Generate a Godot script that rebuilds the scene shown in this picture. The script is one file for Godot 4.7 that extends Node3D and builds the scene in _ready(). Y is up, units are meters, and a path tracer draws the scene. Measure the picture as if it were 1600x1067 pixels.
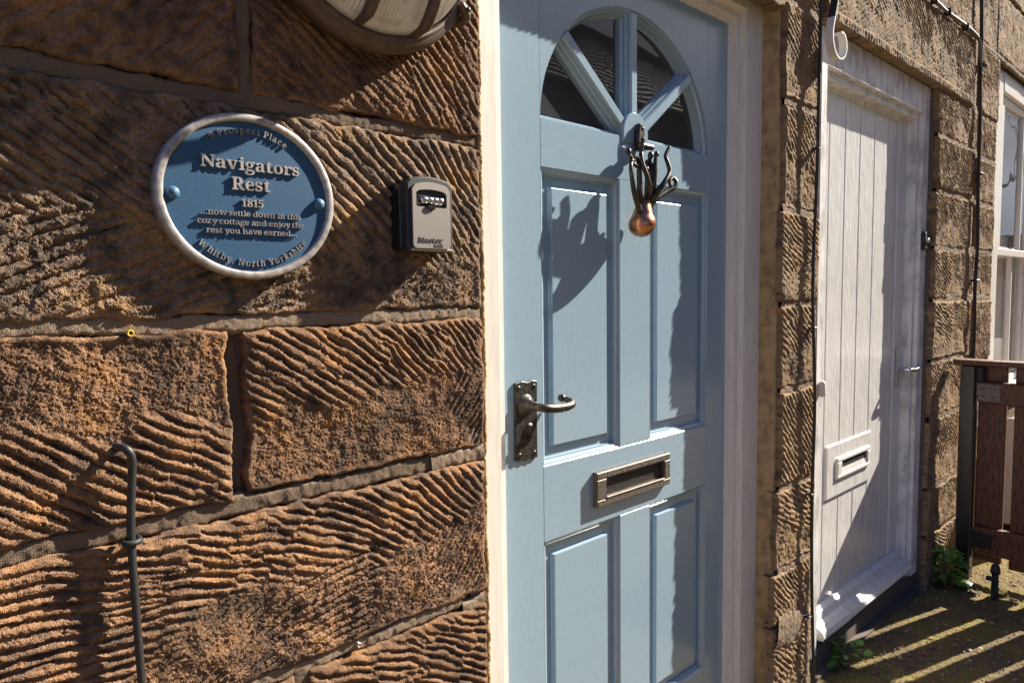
extends Node3D
# A stone terrace wall with a blue door, a white door, a plaque and a key safe, in raking sun.
# Wall coordinates: x to the right along the wall, y up from eye level, z out of the wall (the stone face is z = 0).

const H := 1.28            # eye level above the ground
const SUN := Vector3(3.4, 2.5, 1.0)
var bases := {}
var used := {}
var M := {}
var rng := RandomNumberGenerator.new()
var n_low := noise(11, 7.0, 3)
var n_mid := noise(12, 55.0, 3)
var n_grain := noise(13, 300.0, 2)
var n_break := noise(14, 1.0, 2)
var n_warp := noise(15, 14.0, 2)
var n_tone := noise(16, 9.0, 4)
var n_tone2 := noise(17, 38.0, 4)
var n_tone3 := noise(18, 160.0, 2)
var n_pick := cells(19, 95.0)
var n_pit := cells(20, 60.0)

func noise(s: int, f: float, octaves: int) -> FastNoiseLite:
	var n := FastNoiseLite.new()
	n.noise_type = FastNoiseLite.TYPE_SIMPLEX_SMOOTH
	n.seed = s
	n.frequency = f
	n.fractal_type = FastNoiseLite.FRACTAL_FBM
	n.fractal_octaves = octaves
	return n

func cells(s: int, f: float) -> FastNoiseLite:
	var n := FastNoiseLite.new()
	n.noise_type = FastNoiseLite.TYPE_CELLULAR
	n.cellular_return_type = FastNoiseLite.RETURN_DISTANCE
	n.seed = s
	n.frequency = f
	n.fractal_type = FastNoiseLite.FRACTAL_NONE
	return n

# ---------------------------------------------------------------- naming, things and parts
func numbered(called: String) -> String:
	var k: int = used.get(called, 0)
	used[called] = k + 1
	return called if k == 0 else "%s_%03d" % [called, k]

func thing(called: String, label: String, category: String, base: Vector3, group := "") -> Node3D:
	var o := Node3D.new()
	o.name = numbered(called)
	add_child(o)
	o.position = base + Vector3(0, H, 0)
	bases[o] = base
	o.set_meta("label", label)
	o.set_meta("category", category)
	if group:
		o.set_meta("group", group)
	return o

func structure(called: String, mesh: Mesh, m: Material, at := Vector3(0, H, 0)) -> MeshInstance3D:
	var o := MeshInstance3D.new()
	o.name = called
	o.mesh = mesh
	o.material_override = m
	o.position = at
	o.set_meta("kind", "structure")
	add_child(o, true)
	return o

func part(called: String, mesh: Mesh, m: Material, parent: Node3D, label := "") -> MeshInstance3D:
	var o := MeshInstance3D.new()
	var key := str(parent.get_instance_id()) + called
	var k: int = used.get(key, 0)
	used[key] = k + 1
	o.name = called if k == 0 else "%s_%03d" % [called, k]
	o.mesh = mesh
	o.material_override = m
	parent.add_child(o, true)
	if bases.has(parent):
		o.position = -bases[parent]
	if label:
		o.set_meta("label", label)
	return o

# ---------------------------------------------------------------- materials
func lin(r: float, g: float, b: float) -> Color:
	return Color(r, g, b).linear_to_srgb()

func mat(c: Color, rough := 0.6, metal := 0.0, spec := 0.5) -> StandardMaterial3D:
	var m := StandardMaterial3D.new()
	m.albedo_color = c
	m.roughness = rough
	m.metallic = metal
	m.metallic_specular = spec
	return m

func ntex(f: float, octaves: int, ramp: Array, size := 512, cellular := false, s := 3, normal := 0.0) -> NoiseTexture2D:
	var t := NoiseTexture2D.new()
	t.width = size
	t.height = size
	t.seamless = true
	t.generate_mipmaps = false
	var n := noise(s, f, octaves)
	if cellular:
		n = cells(s, f)
	t.noise = n
	if normal > 0.0:
		t.as_normal_map = true
		t.bump_strength = normal
	if ramp.size():
		var g := Gradient.new()
		var offs := PackedFloat32Array()
		var cols := PackedColorArray()
		for r in ramp:
			offs.append(r[0])
			cols.append(r[1])
		g.offsets = offs
		g.colors = cols
		t.color_ramp = g
	return t

func grey(v: float) -> Color:
	return Color(v, v, v)

func tri(m: StandardMaterial3D, s: Vector3) -> StandardMaterial3D:
	m.uv1_triplanar = true
	m.uv1_world_triplanar = true
	m.uv1_scale = s
	return m

func bump(m: StandardMaterial3D, t: Texture2D, cm: float) -> StandardMaterial3D:
	m.heightmap_enabled = true
	m.heightmap_texture = t
	m.heightmap_scale = cm
	return m

func make_materials() -> void:
	var fine := ntex(0.16, 3, [])
	var soft := ntex(0.02, 3, [])
	var grain := ntex(0.055, 3, [])
	var cell := ntex(0.05, 1, [], 512, true, 5)
	var speck := ntex(0.17, 3, [[0.25, grey(0.34)], [0.42, grey(0.72)], [0.62, grey(1.0)]], 1024)
	var blotch := ntex(0.012, 5, [[0.2, grey(0.78)], [0.5, grey(0.95)], [0.8, grey(1.0)]])
	M.stone = mat(Color.WHITE, 0.92, 0.0, 0.3)
	M.stone.vertex_color_use_as_albedo = true
	M.stone.albedo_texture = speck
	tri(M.stone, Vector3(7, 7, 7))
	bump(M.stone, fine, 0.20)
	M.mortar = mat(lin(0.25, 0.178, 0.122), 0.95, 0.0, 0.3)
	M.mortar.albedo_texture = speck
	bump(tri(M.mortar, Vector3(7, 7, 7)), fine, 0.12)
	M.pale_mortar = M.mortar.duplicate()
	M.pale_mortar.albedo_color = lin(0.37, 0.272, 0.188)
	M.render = mat(lin(0.44, 0.30, 0.15), 0.85)
	M.render.albedo_texture = blotch
	bump(tri(M.render, Vector3(3, 3, 3)), soft, 0.10)
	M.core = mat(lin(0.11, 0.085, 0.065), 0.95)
	# blue door paint over an embossed wood grain
	M.blue = mat(lin(0.25, 0.348, 0.425), 0.17, 0.0, 0.64)
	M.blue.albedo_texture = ntex(0.02, 3, [[0.2, grey(0.975)], [0.6, grey(1.0)]])
	tri(M.blue, Vector3(14, 2.2, 14))
	bump(M.blue, grain, 0.0055)
	M.blue_rail = M.blue.duplicate()
	M.blue_rail.uv1_scale = Vector3(2.2, 14, 14)
	M.white = mat(lin(0.69, 0.655, 0.605), 0.30)
	M.white.albedo_texture = ntex(0.008, 4, [[0.2, grey(0.95)], [0.6, grey(1.0)]])
	bump(tri(M.white, Vector3(10, 1.5, 10)), grain, 0.005)
	M.door_white = mat(lin(0.60, 0.585, 0.565), 0.22)
	M.door_white.albedo_texture = M.white.albedo_texture
	bump(tri(M.door_white, Vector3(4, 1.2, 4)), soft, 0.09)
	M.old_white = mat(lin(0.72, 0.70, 0.68), 0.45)
	M.old_white.albedo_texture = blotch
	bump(tri(M.old_white, Vector3(2.3, 1.1, 2.3)), soft, 0.10)
	M.glass = mat(Color(1, 1, 1, 0.04), 0.02)
	M.glass.transparency = BaseMaterial3D.TRANSPARENCY_ALPHA
	bump(tri(M.glass, Vector3(2.2, 2.2, 2.2)), ntex(0.006, 1, []), 0.015)
	M.bronze = mat(lin(0.070, 0.064, 0.058), 0.45, 0.6)
	M.bronze.albedo_texture = ntex(0.02, 4, [[0.25, grey(0.55)], [0.7, grey(1.0)]])
	bump(tri(M.bronze, Vector3(13, 13, 13)), cell, 0.05)
	M.iron = mat(lin(0.095, 0.078, 0.066), 0.38, 0.8)
	M.iron.albedo_texture = ntex(0.02, 4, [[0.25, grey(0.6)], [0.7, grey(1.0)]], 256)
	tri(M.iron, Vector3(12, 12, 12))
	M.rusty = mat(Color.WHITE, 0.55, 0.35)
	M.rusty.albedo_texture = ntex(0.016, 5, [[0.2, lin(0.05, 0.045, 0.041)], [0.45, lin(0.120, 0.106, 0.094)], [0.70, lin(0.150, 0.125, 0.100)], [0.82, lin(0.30, 0.12, 0.03)]])
	bump(tri(M.rusty, Vector3(13, 13, 13)), cell, 0.06)
	M.copper = mat(Color.WHITE, 0.33, 0.9)
	M.copper.albedo_texture = ntex(0.012, 4, [[0.25, lin(0.16, 0.10, 0.07)], [0.5, lin(0.45, 0.20, 0.10)], [0.8, lin(0.5, 0.24, 0.13)]], 256)
	tri(M.copper, Vector3(9, 9, 9))
	M.plaque_blue = mat(lin(0.022, 0.078, 0.155), 0.45)
	bump(tri(M.plaque_blue, Vector3(23, 23, 23)), cell, 0.018)
	M.plaque_silver = mat(lin(0.44, 0.40, 0.375), 0.42, 0.4)
	M.plaque_silver.albedo_texture = ntex(0.02, 5, [[0.25, grey(0.80)], [0.6, grey(1.0)]])
	bump(tri(M.plaque_silver, Vector3(6, 6, 6)), fine, 0.010)
	M.screw_blue = mat(lin(0.045, 0.13, 0.21), 0.5)
	M.black = mat(lin(0.014, 0.014, 0.016), 0.6)
	M.black_gloss = mat(lin(0.012, 0.012, 0.014), 0.25)
	M.cable = mat(lin(0.018, 0.017, 0.017), 0.5)
	M.steel = mat(lin(0.50, 0.46, 0.42), 0.36, 0.75)
	bump(tri(M.steel, Vector3(10, 10, 10)), fine, 0.002)
	M.chrome = mat(lin(0.55, 0.55, 0.55), 0.2, 1.0)
	M.brass = mat(lin(0.55, 0.36, 0.13), 0.35, 0.9)
	M.lamp_metal = mat(lin(0.115, 0.075, 0.062), 0.5, 0.25)
	M.lamp_metal.albedo_texture = blotch
	bump(tri(M.lamp_metal, Vector3(6, 6, 6)), fine, 0.008)
	M.lamp_glass = mat(lin(0.84, 0.82, 0.80), 0.2)
	M.lamp_glass.backlight_enabled = true
	M.lamp_glass.backlight = Color(1.0, 0.97, 0.92)
	M.lamp_glass.albedo_texture = blotch
	tri(M.lamp_glass, Vector3(5, 5, 5))
	M.wood = mat(lin(0.135, 0.040, 0.019), 0.5)
	M.wood.albedo_texture = ntex(0.02, 4, [[0.2, grey(0.55)], [0.7, grey(1.0)]])
	bump(tri(M.wood, Vector3(10, 1.5, 10)), grain, 0.03)
	M.grey_iron = mat(lin(0.25, 0.22, 0.19), 0.6, 0.3)
	M.grey_iron.albedo_texture = ntex(0.03, 4, [[0.3, grey(0.6)], [0.6, grey(1.0)]])
	bump(tri(M.grey_iron, Vector3(9, 9, 9)), soft, 0.05)
	M.ground = mat(Color.WHITE, 0.95, 0.0, 0.3)
	M.ground.vertex_color_use_as_albedo = true
	M.ground.albedo_texture = speck
	bump(tri(M.ground, Vector3(4, 4, 4)), fine, 0.12)
	M.leaf = mat(lin(0.10, 0.21, 0.035), 0.4)
	M.leaf.backlight_enabled = true
	M.leaf.backlight = Color(0.35, 0.5, 0.1)
	M.stem = mat(lin(0.10, 0.11, 0.04), 0.7)
	M.paper = mat(lin(0.75, 0.74, 0.72), 0.8)
	M.yellow = mat(lin(0.72, 0.45, 0.03), 0.4)
	M.plug_white = mat(lin(0.50, 0.38, 0.32), 0.6)
	M.curtain = mat(lin(0.70, 0.62, 0.52), 0.9)
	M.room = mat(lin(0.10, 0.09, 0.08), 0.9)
	M.slate = mat(lin(0.23, 0.20, 0.175), 0.8)
	M.slate.vertex_color_use_as_albedo = true
	M.far_stone = mat(lin(0.17, 0.12, 0.085), 0.95)
	M.far_stone.albedo_texture = blotch
	tri(M.far_stone, Vector3(0.6, 0.6, 0.6))
	M.ridge = mat(lin(0.06, 0.045, 0.04), 0.9)
	M.bark = mat(lin(0.07, 0.055, 0.045), 0.9)
	M.hedge = mat(lin(0.05, 0.07, 0.03), 0.9)

# ---------------------------------------------------------------- mesh helpers
func st_new() -> SurfaceTool:
	var st := SurfaceTool.new()
	st.begin(Mesh.PRIMITIVE_TRIANGLES)
	st.set_smooth_group(-1)
	return st

func done(st: SurfaceTool) -> ArrayMesh:
	st.generate_normals()
	return st.commit()

func t3(st: SurfaceTool, a: Vector3, b: Vector3, c: Vector3, out: Vector3) -> void:
	if (b - a).cross(c - a).dot(out) > 0.0:      # Godot's front faces run clockwise
		var k := b
		b = c
		c = k
	st.add_vertex(a)
	st.add_vertex(b)
	st.add_vertex(c)

func q4(st: SurfaceTool, a: Vector3, b: Vector3, c: Vector3, d: Vector3, out: Vector3) -> void:
	t3(st, a, b, c, out)
	t3(st, a, c, d, out)

# a box between two corners with chamfered edges
func add_box(st: SurfaceTool, lo: Vector3, hi: Vector3, bev := 0.002) -> void:
	var c := (lo + hi) / 2.0
	var h := (hi - lo) / 2.0
	bev = minf(bev, minf(h.x, minf(h.y, h.z)) * 0.8)
	for ax in 3:
		var u := (ax + 1) % 3
		var v := (ax + 2) % 3
		for s in [-1.0, 1.0]:
			var pts := []
			for k in [[-1, -1], [1, -1], [1, 1], [-1, 1]]:
				var p := Vector3.ZERO
				p[ax] = s * h[ax]
				p[u] = k[0] * (h[u] - bev)
				p[v] = k[1] * (h[v] - bev)
				pts.append(c + p)
			var n := Vector3.ZERO
			n[ax] = s
			q4(st, pts[0], pts[1], pts[2], pts[3], n)
		for s in [-1.0, 1.0]:
			for t in [-1.0, 1.0]:
				var pts := []
				for k in [[-1.0, 0], [1.0, 0], [1.0, 1], [-1.0, 1]]:
					var p := Vector3.ZERO
					p[ax] = k[0] * (h[ax] - bev)
					p[u] = s * (h[u] - (bev if k[1] == 1 else 0.0))
					p[v] = t * (h[v] - (0.0 if k[1] == 1 else bev))
					pts.append(c + p)
				var n := Vector3.ZERO
				n[u] = s
				n[v] = t
				q4(st, pts[0], pts[1], pts[2], pts[3], n)
	for sx in [-1.0, 1.0]:
		for sy in [-1.0, 1.0]:
			for sz in [-1.0, 1.0]:
				var e := Vector3(sx * h.x, sy * h.y, sz * h.z)
				var b := Vector3(sx, sy, sz) * bev
				t3(st, c + e - Vector3(0, b.y, b.z), c + e - Vector3(b.x, 0, b.z), c + e - Vector3(b.x, b.y, 0), Vector3(sx, sy, sz))

func box(lo: Vector3, hi: Vector3, bev := 0.002) -> ArrayMesh:
	var st := st_new()
	add_box(st, lo, hi, bev)
	return done(st)

func inset(poly: PackedVector2Array, d: float) -> PackedVector2Array:
	var out := PackedVector2Array()
	var n := poly.size()
	for i in n:
		var a := (poly[i] - poly[(i + n - 1) % n]).normalized()
		var b := (poly[(i + 1) % n] - poly[i]).normalized()
		var na := Vector2(-a.y, a.x)
		var nb := Vector2(-b.y, b.x)
		var m := na + nb
		m = m / maxf(0.35, m.dot(na))
		out.append(poly[i] + m * d)
	return out

# a counter-clockwise outline in x, y pushed from z0 out to z1, its front edge chamfered
func add_prism(st: SurfaceTool, poly: PackedVector2Array, z0: float, z1: float, bev := 0.0015) -> void:
	var n := poly.size()
	var top := inset(poly, bev) if bev > 0.0 else poly
	var idx := Geometry2D.triangulate_polygon(top)
	for k in range(0, idx.size(), 3):
		var a := top[idx[k]]
		var b := top[idx[k + 1]]
		var c := top[idx[k + 2]]
		t3(st, Vector3(a.x, a.y, z1), Vector3(b.x, b.y, z1), Vector3(c.x, c.y, z1), Vector3.BACK)
		t3(st, Vector3(a.x, a.y, z0), Vector3(b.x, b.y, z0), Vector3(c.x, c.y, z0), Vector3.FORWARD)
	for i in n:
		var j := (i + 1) % n
		var d := poly[j] - poly[i]
		var o := Vector3(d.y, -d.x, 0)
		var zs := z1 - bev
		q4(st, Vector3(poly[i].x, poly[i].y, z0), Vector3(poly[j].x, poly[j].y, z0), Vector3(poly[j].x, poly[j].y, zs), Vector3(poly[i].x, poly[i].y, zs), o)
		if bev > 0.0:
			q4(st, Vector3(poly[i].x, poly[i].y, zs), Vector3(poly[j].x, poly[j].y, zs), Vector3(top[j].x, top[j].y, z1), Vector3(top[i].x, top[i].y, z1), o.normalized() + Vector3.BACK)

func prism(poly: PackedVector2Array, z0: float, z1: float, bev := 0.0015) -> ArrayMesh:
	var st := st_new()
	add_prism(st, poly, z0, z1, bev)
	return done(st)

func rect(x0: float, y0: float, x1: float, y1: float) -> PackedVector2Array:
	return PackedVector2Array([Vector2(x0, y0), Vector2(x1, y0), Vector2(x1, y1), Vector2(x0, y1)])

func ellipse(cx: float, cy: float, rx: float, ry: float, n := 24) -> PackedVector2Array:
	var p := PackedVector2Array()
	for i in n:
		var a := TAU * i / n
		p.append(Vector2(cx + rx * cos(a), cy + ry * sin(a)))
	return p

# rows of points -> a smooth sheet; u runs along a row. Outward is du x dv.
func sheet(P: PackedVector3Array, nu: int, nv: int, wrap := false, C := PackedColorArray()) -> ArrayMesh:
	var N := PackedVector3Array()
	N.resize(nu * nv)
	for j in nv:
		var up := (j + 1 if j < nv - 1 else j) * nu
		var dn := (j - 1 if j > 0 else j) * nu
		for i in nu:
			var l := i - 1 if i > 0 else (nu - 2 if wrap else 0)
			var r := i + 1 if i < nu - 1 else (1 if wrap else nu - 1)
			var n := (P[j * nu + r] - P[j * nu + l]).cross(P[up + i] - P[dn + i])
			N[j * nu + i] = n.normalized() if n.length_squared() > 1e-24 else Vector3.BACK
	var I := PackedInt32Array()
	I.resize((nu - 1) * (nv - 1) * 6)
	var k := 0
	for j in nv - 1:
		for i in nu - 1:
			var a := j * nu + i
			I[k] = a
			I[k + 1] = a + nu
			I[k + 2] = a + nu + 1
			I[k + 3] = a
			I[k + 4] = a + nu + 1
			I[k + 5] = a + 1
			k += 6
	var A := []
	A.resize(Mesh.ARRAY_MAX)
	A[Mesh.ARRAY_VERTEX] = P
	A[Mesh.ARRAY_NORMAL] = N
	A[Mesh.ARRAY_INDEX] = I
	if C.size():
		A[Mesh.ARRAY_COLOR] = C
	var m := ArrayMesh.new()
	m.add_surface_from_arrays(Mesh.PRIMITIVE_TRIANGLES, A)
	return m

# a tube along points with a radius at each; ends rounded off; sx squashes the ring across
func tube(pts: Array, radii: Array, sides := 10, fine := 4, squash := 1.0) -> ArrayMesh:
	var path: Array = []
	var rad: Array = []
	var n := pts.size()
	for i in n - 1:
		var p0: Vector3 = pts[maxi(i - 1, 0)]
		var p1: Vector3 = pts[i]
		var p2: Vector3 = pts[i + 1]
		var p3: Vector3 = pts[mini(i + 2, n - 1)]
		for k in fine:
			var t := float(k) / fine
			path.append(0.5 * (2.0 * p1 + (p2 - p0) * t + (2.0 * p0 - 5.0 * p1 + 4.0 * p2 - p3) * t * t + (3.0 * p1 - p0 - 3.0 * p2 + p3) * t * t * t))
			rad.append(lerpf(radii[i], radii[i + 1], t))
	path.append(pts[n - 1])
	rad.append(radii[n - 1])
	var t0: Vector3 = (path[1] - path[0]).normalized()
	var tn: Vector3 = (path[-1] - path[-2]).normalized()
	var rs: float = rad[0]
	var re: float = rad[-1]
	for e in [0.5, 0.85, 1.0]:                     # round caps
		path.push_front(pts[0] - t0 * rs * e * 0.8)
		rad.push_front(rs * sqrt(maxf(0.0, 1.0 - e * e)))
		path.append(pts[n - 1] + tn * re * e * 0.8)
		rad.append(re * sqrt(maxf(0.0, 1.0 - e * e)))
	var P := PackedVector3Array()
	var m := path.size()
	var nrm := Vector3.ZERO
	for i in m:
		var tg: Vector3 = (path[mini(i + 1, m - 1)] - path[maxi(i - 1, 0)]).normalized()
		if nrm == Vector3.ZERO:
			nrm = tg.cross(Vector3.UP if absf(tg.y) < 0.9 else Vector3.RIGHT).normalized()
		nrm = (nrm - tg * nrm.dot(tg)).normalized()
		var bn := tg.cross(nrm)
		for s in sides + 1:
			var a := TAU * s / sides
			P.append(path[i] + (nrm * cos(a) + bn * sin(a) * squash) * maxf(rad[i], 1e-5))
	return sheet(P, sides + 1, m, true)

# a profile of [radius, z] turned about an axis along z through (cx, cy)
func lathe(prof: Array, cx: float, cy: float, n := 48, ry := 1.0) -> ArrayMesh:
	var P := PackedVector3Array()
	for p in prof:
		for i in n + 1:
			var a := TAU * i / n
			P.append(Vector3(cx + p[0] * cos(a), cy + p[0] * sin(a) * ry, p[1]))
	return sheet(P, n + 1, prof.size(), true)

# a polyline section in (across, z), run from a to b along the direction; mitred by the extra ends
func moulding(sec: Array, a: Vector3, b: Vector3, across: Vector3, miter_a := 0.0, miter_b := 0.0) -> ArrayMesh:
	var st := st_new()
	var d := (b - a).normalized()
	var mid := Vector3.ZERO
	for s in sec:
		mid += across * s[0] + Vector3(0, 0, s[1])
	mid /= sec.size()
	for i in sec.size():
		var p: Array = sec[i]
		var q: Array = sec[(i + 1) % sec.size()]
		var P0: Vector3 = a + across * p[0] + Vector3(0, 0, p[1]) - d * p[0] * miter_a
		var P1: Vector3 = b + across * p[0] + Vector3(0, 0, p[1]) + d * p[0] * miter_b
		var Q0: Vector3 = a + across * q[0] + Vector3(0, 0, q[1]) - d * q[0] * miter_a
		var Q1: Vector3 = b + across * q[0] + Vector3(0, 0, q[1]) + d * q[0] * miter_b
		var e := Vector2(q[0] - p[0], q[1] - p[1])
		var o := across * e.y - Vector3(0, 0, e.x)
		q4(st, P0, P1, Q1, Q0, o)
	for end in [[a, -1.0, miter_a], [b, 1.0, miter_b]]:
		var poly := PackedVector2Array()
		for s in sec:
			poly.append(Vector2(s[0], s[1]))
		var idx := Geometry2D.triangulate_polygon(poly)
		for k in range(0, idx.size(), 3):
			var v := []
			for m in 3:
				var s: Vector2 = poly[idx[k + m]]
				v.append(end[0] + across * s.x + Vector3(0, 0, s.y) + d * s.x * end[1] * end[2])
			t3(st, v[0], v[1], v[2], d * end[1])
	return done(st)

func font(bold: bool, serif: bool) -> Font:
	var f := SystemFont.new()
	f.font_names = PackedStringArray(["Droid Serif" if serif else "Droid Sans"])
	f.font_weight = 700 if bold else 400
	return f

func text_mesh(s: String, f: Font, px: float, depth: float) -> TextMesh:
	var t := TextMesh.new()
	t.text = s
	t.font = f
	t.font_size = 32
	t.pixel_size = px
	t.depth = depth
	t.curve_step = 2.0
	return t

# a line of raised letters centred on c, as wide as asked and with capitals as high as asked
func letters(s: String, f: Font, c: Vector3, wide: float, cap: float, depth: float, skew := 0.0) -> ArrayMesh:
	var t := text_mesh(s, f, 0.001, 0.01)
	var bb := t.get_aabb()
	var hi := text_mesh("R", f, 0.001, 0.01).get_aabb()
	var sx := wide / bb.size.x
	var sy := cap / hi.size.y
	var st := SurfaceTool.new()
	var b := Basis(Vector3(sx, 0, 0), Vector3(skew * sy, sy, 0), Vector3(0, 0, depth / 0.01))
	st.append_from(t, 0, Transform3D(b, c - b * Vector3(bb.get_center().x, hi.get_center().y, 0)))
	return st.commit()

func arc_letters(s: String, f: Font, c: Vector3, rx: float, ry: float, a0: float, a1: float, cap: float, depth: float, under: bool) -> ArrayMesh:
	var st := SurfaceTool.new()
	var hi := text_mesh("R", f, 0.001, 0.01).get_aabb()
	var sc := cap / hi.size.y
	var total := 0.0
	var adv := []
	for ch in s:
		var w := f.get_string_size(ch, HORIZONTAL_ALIGNMENT_LEFT, -1, 32).x
		adv.append(w)
		total += w
	var run := 0.0
	for i in s.length():
		var mid: float = (run + adv[i] / 2.0) / total
		run += adv[i]
		if s[i] == " ":
			continue
		var a := deg_to_rad(lerpf(a0, a1, mid))
		var t := text_mesh(s[i], f, 0.001, 0.01)
		var bb := t.get_aabb()
		var turn := a + PI / 2 if under else a - PI / 2
		var b := Basis(Vector3.BACK, turn) * Basis.from_scale(Vector3(sc, sc, depth / 0.01))
		st.append_from(t, 0, Transform3D(b, c + Vector3(rx * cos(a), ry * sin(a), 0) - b * Vector3(bb.get_center().x, hi.get_center().y, 0)))
	return st.commit()

# ---------------------------------------------------------------- tooled stone
# zones: [x, y, stroke angle in degrees, spacing, depth (0 = picked), roughness]
func stone(parent: Node3D, x0: float, x1: float, y0: float, y1: float, res: float, s: int, zones: Array, hue := 0, deep_left := 0.03, deep_right := 0.03, proud := 0.0, pale := 0.0, wob := 0.006) -> void:
	var nx := maxi(6, int((x1 - x0) / res))
	var ny := maxi(6, int((y1 - y0) / res))
	var nu := nx + 3
	var nv := ny + 3
	var P := PackedVector3Array()
	var C := PackedColorArray()
	P.resize(nu * nv)
	C.resize(nu * nv)
	var zx := []
	for z in zones:
		var a: float = deg_to_rad(z[2])
		zx.append([z[0], z[1], cos(a), sin(a), 1.0 / (z[3] * 0.84), z[4] * 0.95, z[5]])
	var so := s * 13.7
	var R := 0.0065
	var tilt := n_low.get_noise_2d(so, 3.0) * 0.02
	var hues := [
		[Vector3(0.360, 0.203, 0.114), Vector3(0.175, 0.108, 0.071), Vector3(0.50, 0.245, 0.090)],
		[Vector3(0.355, 0.230, 0.145), Vector3(0.155, 0.114, 0.085), Vector3(0.54, 0.300, 0.095)],
		[Vector3(0.430, 0.290, 0.170), Vector3(0.230, 0.155, 0.098), Vector3(0.50, 0.29, 0.12)]]
	var pal: Array = hues[hue]
	var tint := sin(s * 2.39)
	for j in nv:
		var jj := clampi(j - 1, 0, ny)
		var ty := float(jj) / ny
		for i in nu:
			var ii := clampi(i - 1, 0, nx)
			var tx := float(ii) / nx
			var x := lerpf(x0, x1, tx)
			var y := lerpf(y0, y1, ty)
			# uneven outline, fading out towards the middle of the stone
			var ex := absf(tx - 0.5) * 2.0
			var ey := absf(ty - 0.5) * 2.0
			var px := x + (n_warp.get_noise_2d(y + so, tx * 0.02) * wob + n_mid.get_noise_2d(y * 1.3, so + tx) * wob * 0.35) * ex
			var py := y + (n_warp.get_noise_2d(x + so, 50.0 + ty * 0.02) * wob + n_mid.get_noise_2d(x * 1.3, so + 9.0 + ty) * wob * 0.35) * ey
			# distance to the rounded outline
			var dx := minf(x - x0, x1 - x)
			var dy := minf(y - y0, y1 - y)
			var qx := maxf(R - dx, 0.0)
			var qy := maxf(R - dy, 0.0)
			var d := R - sqrt(qx * qx + qy * qy)
			if dx > R and dy > R:
				d = minf(dx, dy)
			var edge := 0.0
			if d < R:
				var e := 1.0 - maxf(d, 0.0) / R
				edge = -R * 0.75 * (1.0 - sqrt(maxf(0.0, 1.0 - e * e)))
			# which tooling is here
			var wx := x + n_warp.get_noise_2d(x * 0.8 + 3.0, y * 0.8 + so) * 0.03
			var wy := y + n_warp.get_noise_2d(x * 0.8 + 31.0, y * 0.8 + so) * 0.03
			var wsum := 0.0
			var hsum := 0.0
			var soft := clampf(d / 0.012, 0.25, 1.0)
			var brk := n_mid.get_noise_2d(x, y)
			var g := n_grain.get_noise_2d(x, y)
			var near := 9.0
			for z in zx:
				near = minf(near, Vector2(wx - z[0], wy - z[1]).length_squared() + 0.0002)
			for z in zx:
				var dd := Vector2(wx - z[0], wy - z[1]).length_squared() + 0.0002
				if dd > near * 2.2:
					continue
				var w := 1.0 / (dd * dd * dd * dd)
				var h := 0.0
				if z[5] > 0.0:
					# straight chisel strokes, laid in bands about a hand long that do not quite line up
					var al: float = x * z[2] + y * z[3]
					var band := al * 9.5 + 0.8 * n_low.get_noise_2d(x * 1.3 + so, y * 1.3)
					var bk := floorf(band)
					var bf := band - bk
					var ph: float = (-x * z[3] + y * z[2]) * z[4] + n_low.get_noise_2d(x, y + so) * 0.22 + brk * 0.07 + n_break.get_noise_2d(bk * 31.7, so) * 0.8 + (bf - 0.5) * n_break.get_noise_2d(bk * 11.3, so + 40.0) * 0.9
					var k := floorf(ph)
					var f := ph - k
					var v := 0.72 + 0.75 * n_break.get_noise_2d(k * 17.3 + so, al * 11.0) + 0.30 * n_break.get_noise_2d(k * 7.1 - so, al * 45.0)
					v = clampf(v, 0.08, 1.25) * (0.55 + 0.45 * smoothstep(0.0, 0.10, minf(bf, 1.0 - bf)))
					# a steep wall on the low side of each furrow, a long back on the high side
					var saw := smoothstep(0.0, 0.26, f) * (1.0 - smoothstep(0.45, 1.0, f) * 0.85)
					h = z[5] * v * 1.35 * (saw - 1.0) + z[5] * 0.40 + 0.0014 * n_break.get_noise_2d(k * 3.1, al * 22.0 + so) + 0.0010 * n_break.get_noise_2d(ph * 5.5 + so, al * 9.0)
				else:
					h = -0.002
				h += z[6] * (0.0008 * n_pick.get_noise_2d(x, y) + 0.0015 * brk + 0.0009 * g)
				hsum += h * w
				wsum += w
			var rel := hsum / wsum + 0.0011 * g + 0.0004 * brk
			var pit := n_pit.get_noise_2d(x * 0.55 + so, y * 0.55)
			if pit < -0.93:
				rel -= (-0.93 - pit) * 0.05
			var zz := proud + edge + rel * soft + n_low.get_noise_2d(x + so, y) * 0.0045 * soft + (tx - 0.5) * tilt * 0.3
			if i == 0:
				zz -= deep_left
			elif i == nu - 1:
				zz -= deep_right
			elif j == 0 or j == nv - 1:
				zz -= 0.03
			P[j * nu + i] = Vector3(px - x0, py - y0, zz)
			# colour of the stone itself: sandstone with a sooty skin and ochre where it has flaked
			var a1 := n_tone.get_noise_2d(x + so, y)
			var a2 := n_tone2.get_noise_2d(x, y + so)
			var a3 := n_tone3.get_noise_2d(x, y)
			var c: Vector3 = pal[0].lerp(pal[1], clampf(0.36 + a1 * 1.0 + a2 * 0.8 - pale, 0.0, 1.0))
			c = c.lerp(pal[2], clampf((a2 * 0.5 - a1 * 0.9 - 0.20) * 1.7, 0.0, 0.75))
			# black sooty crust in patches, different on every stone
			c = c.lerp(Vector3(0.070, 0.056, 0.047), clampf((a2 * 0.8 + a3 * 0.6 + a1 * 0.3 + tint * 0.10 - 0.22) * 1.5, 0.0, 0.55))
			c *= 1.07 * (1.0 + 0.35 * a3) * (1.0 + 0.10 * tint)
			C[j * nu + i] = Color(c.x, c.y, c.z)
	var o := part("stone", sheet(P, nu, nv, false, C), M.stone, parent)
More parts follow.
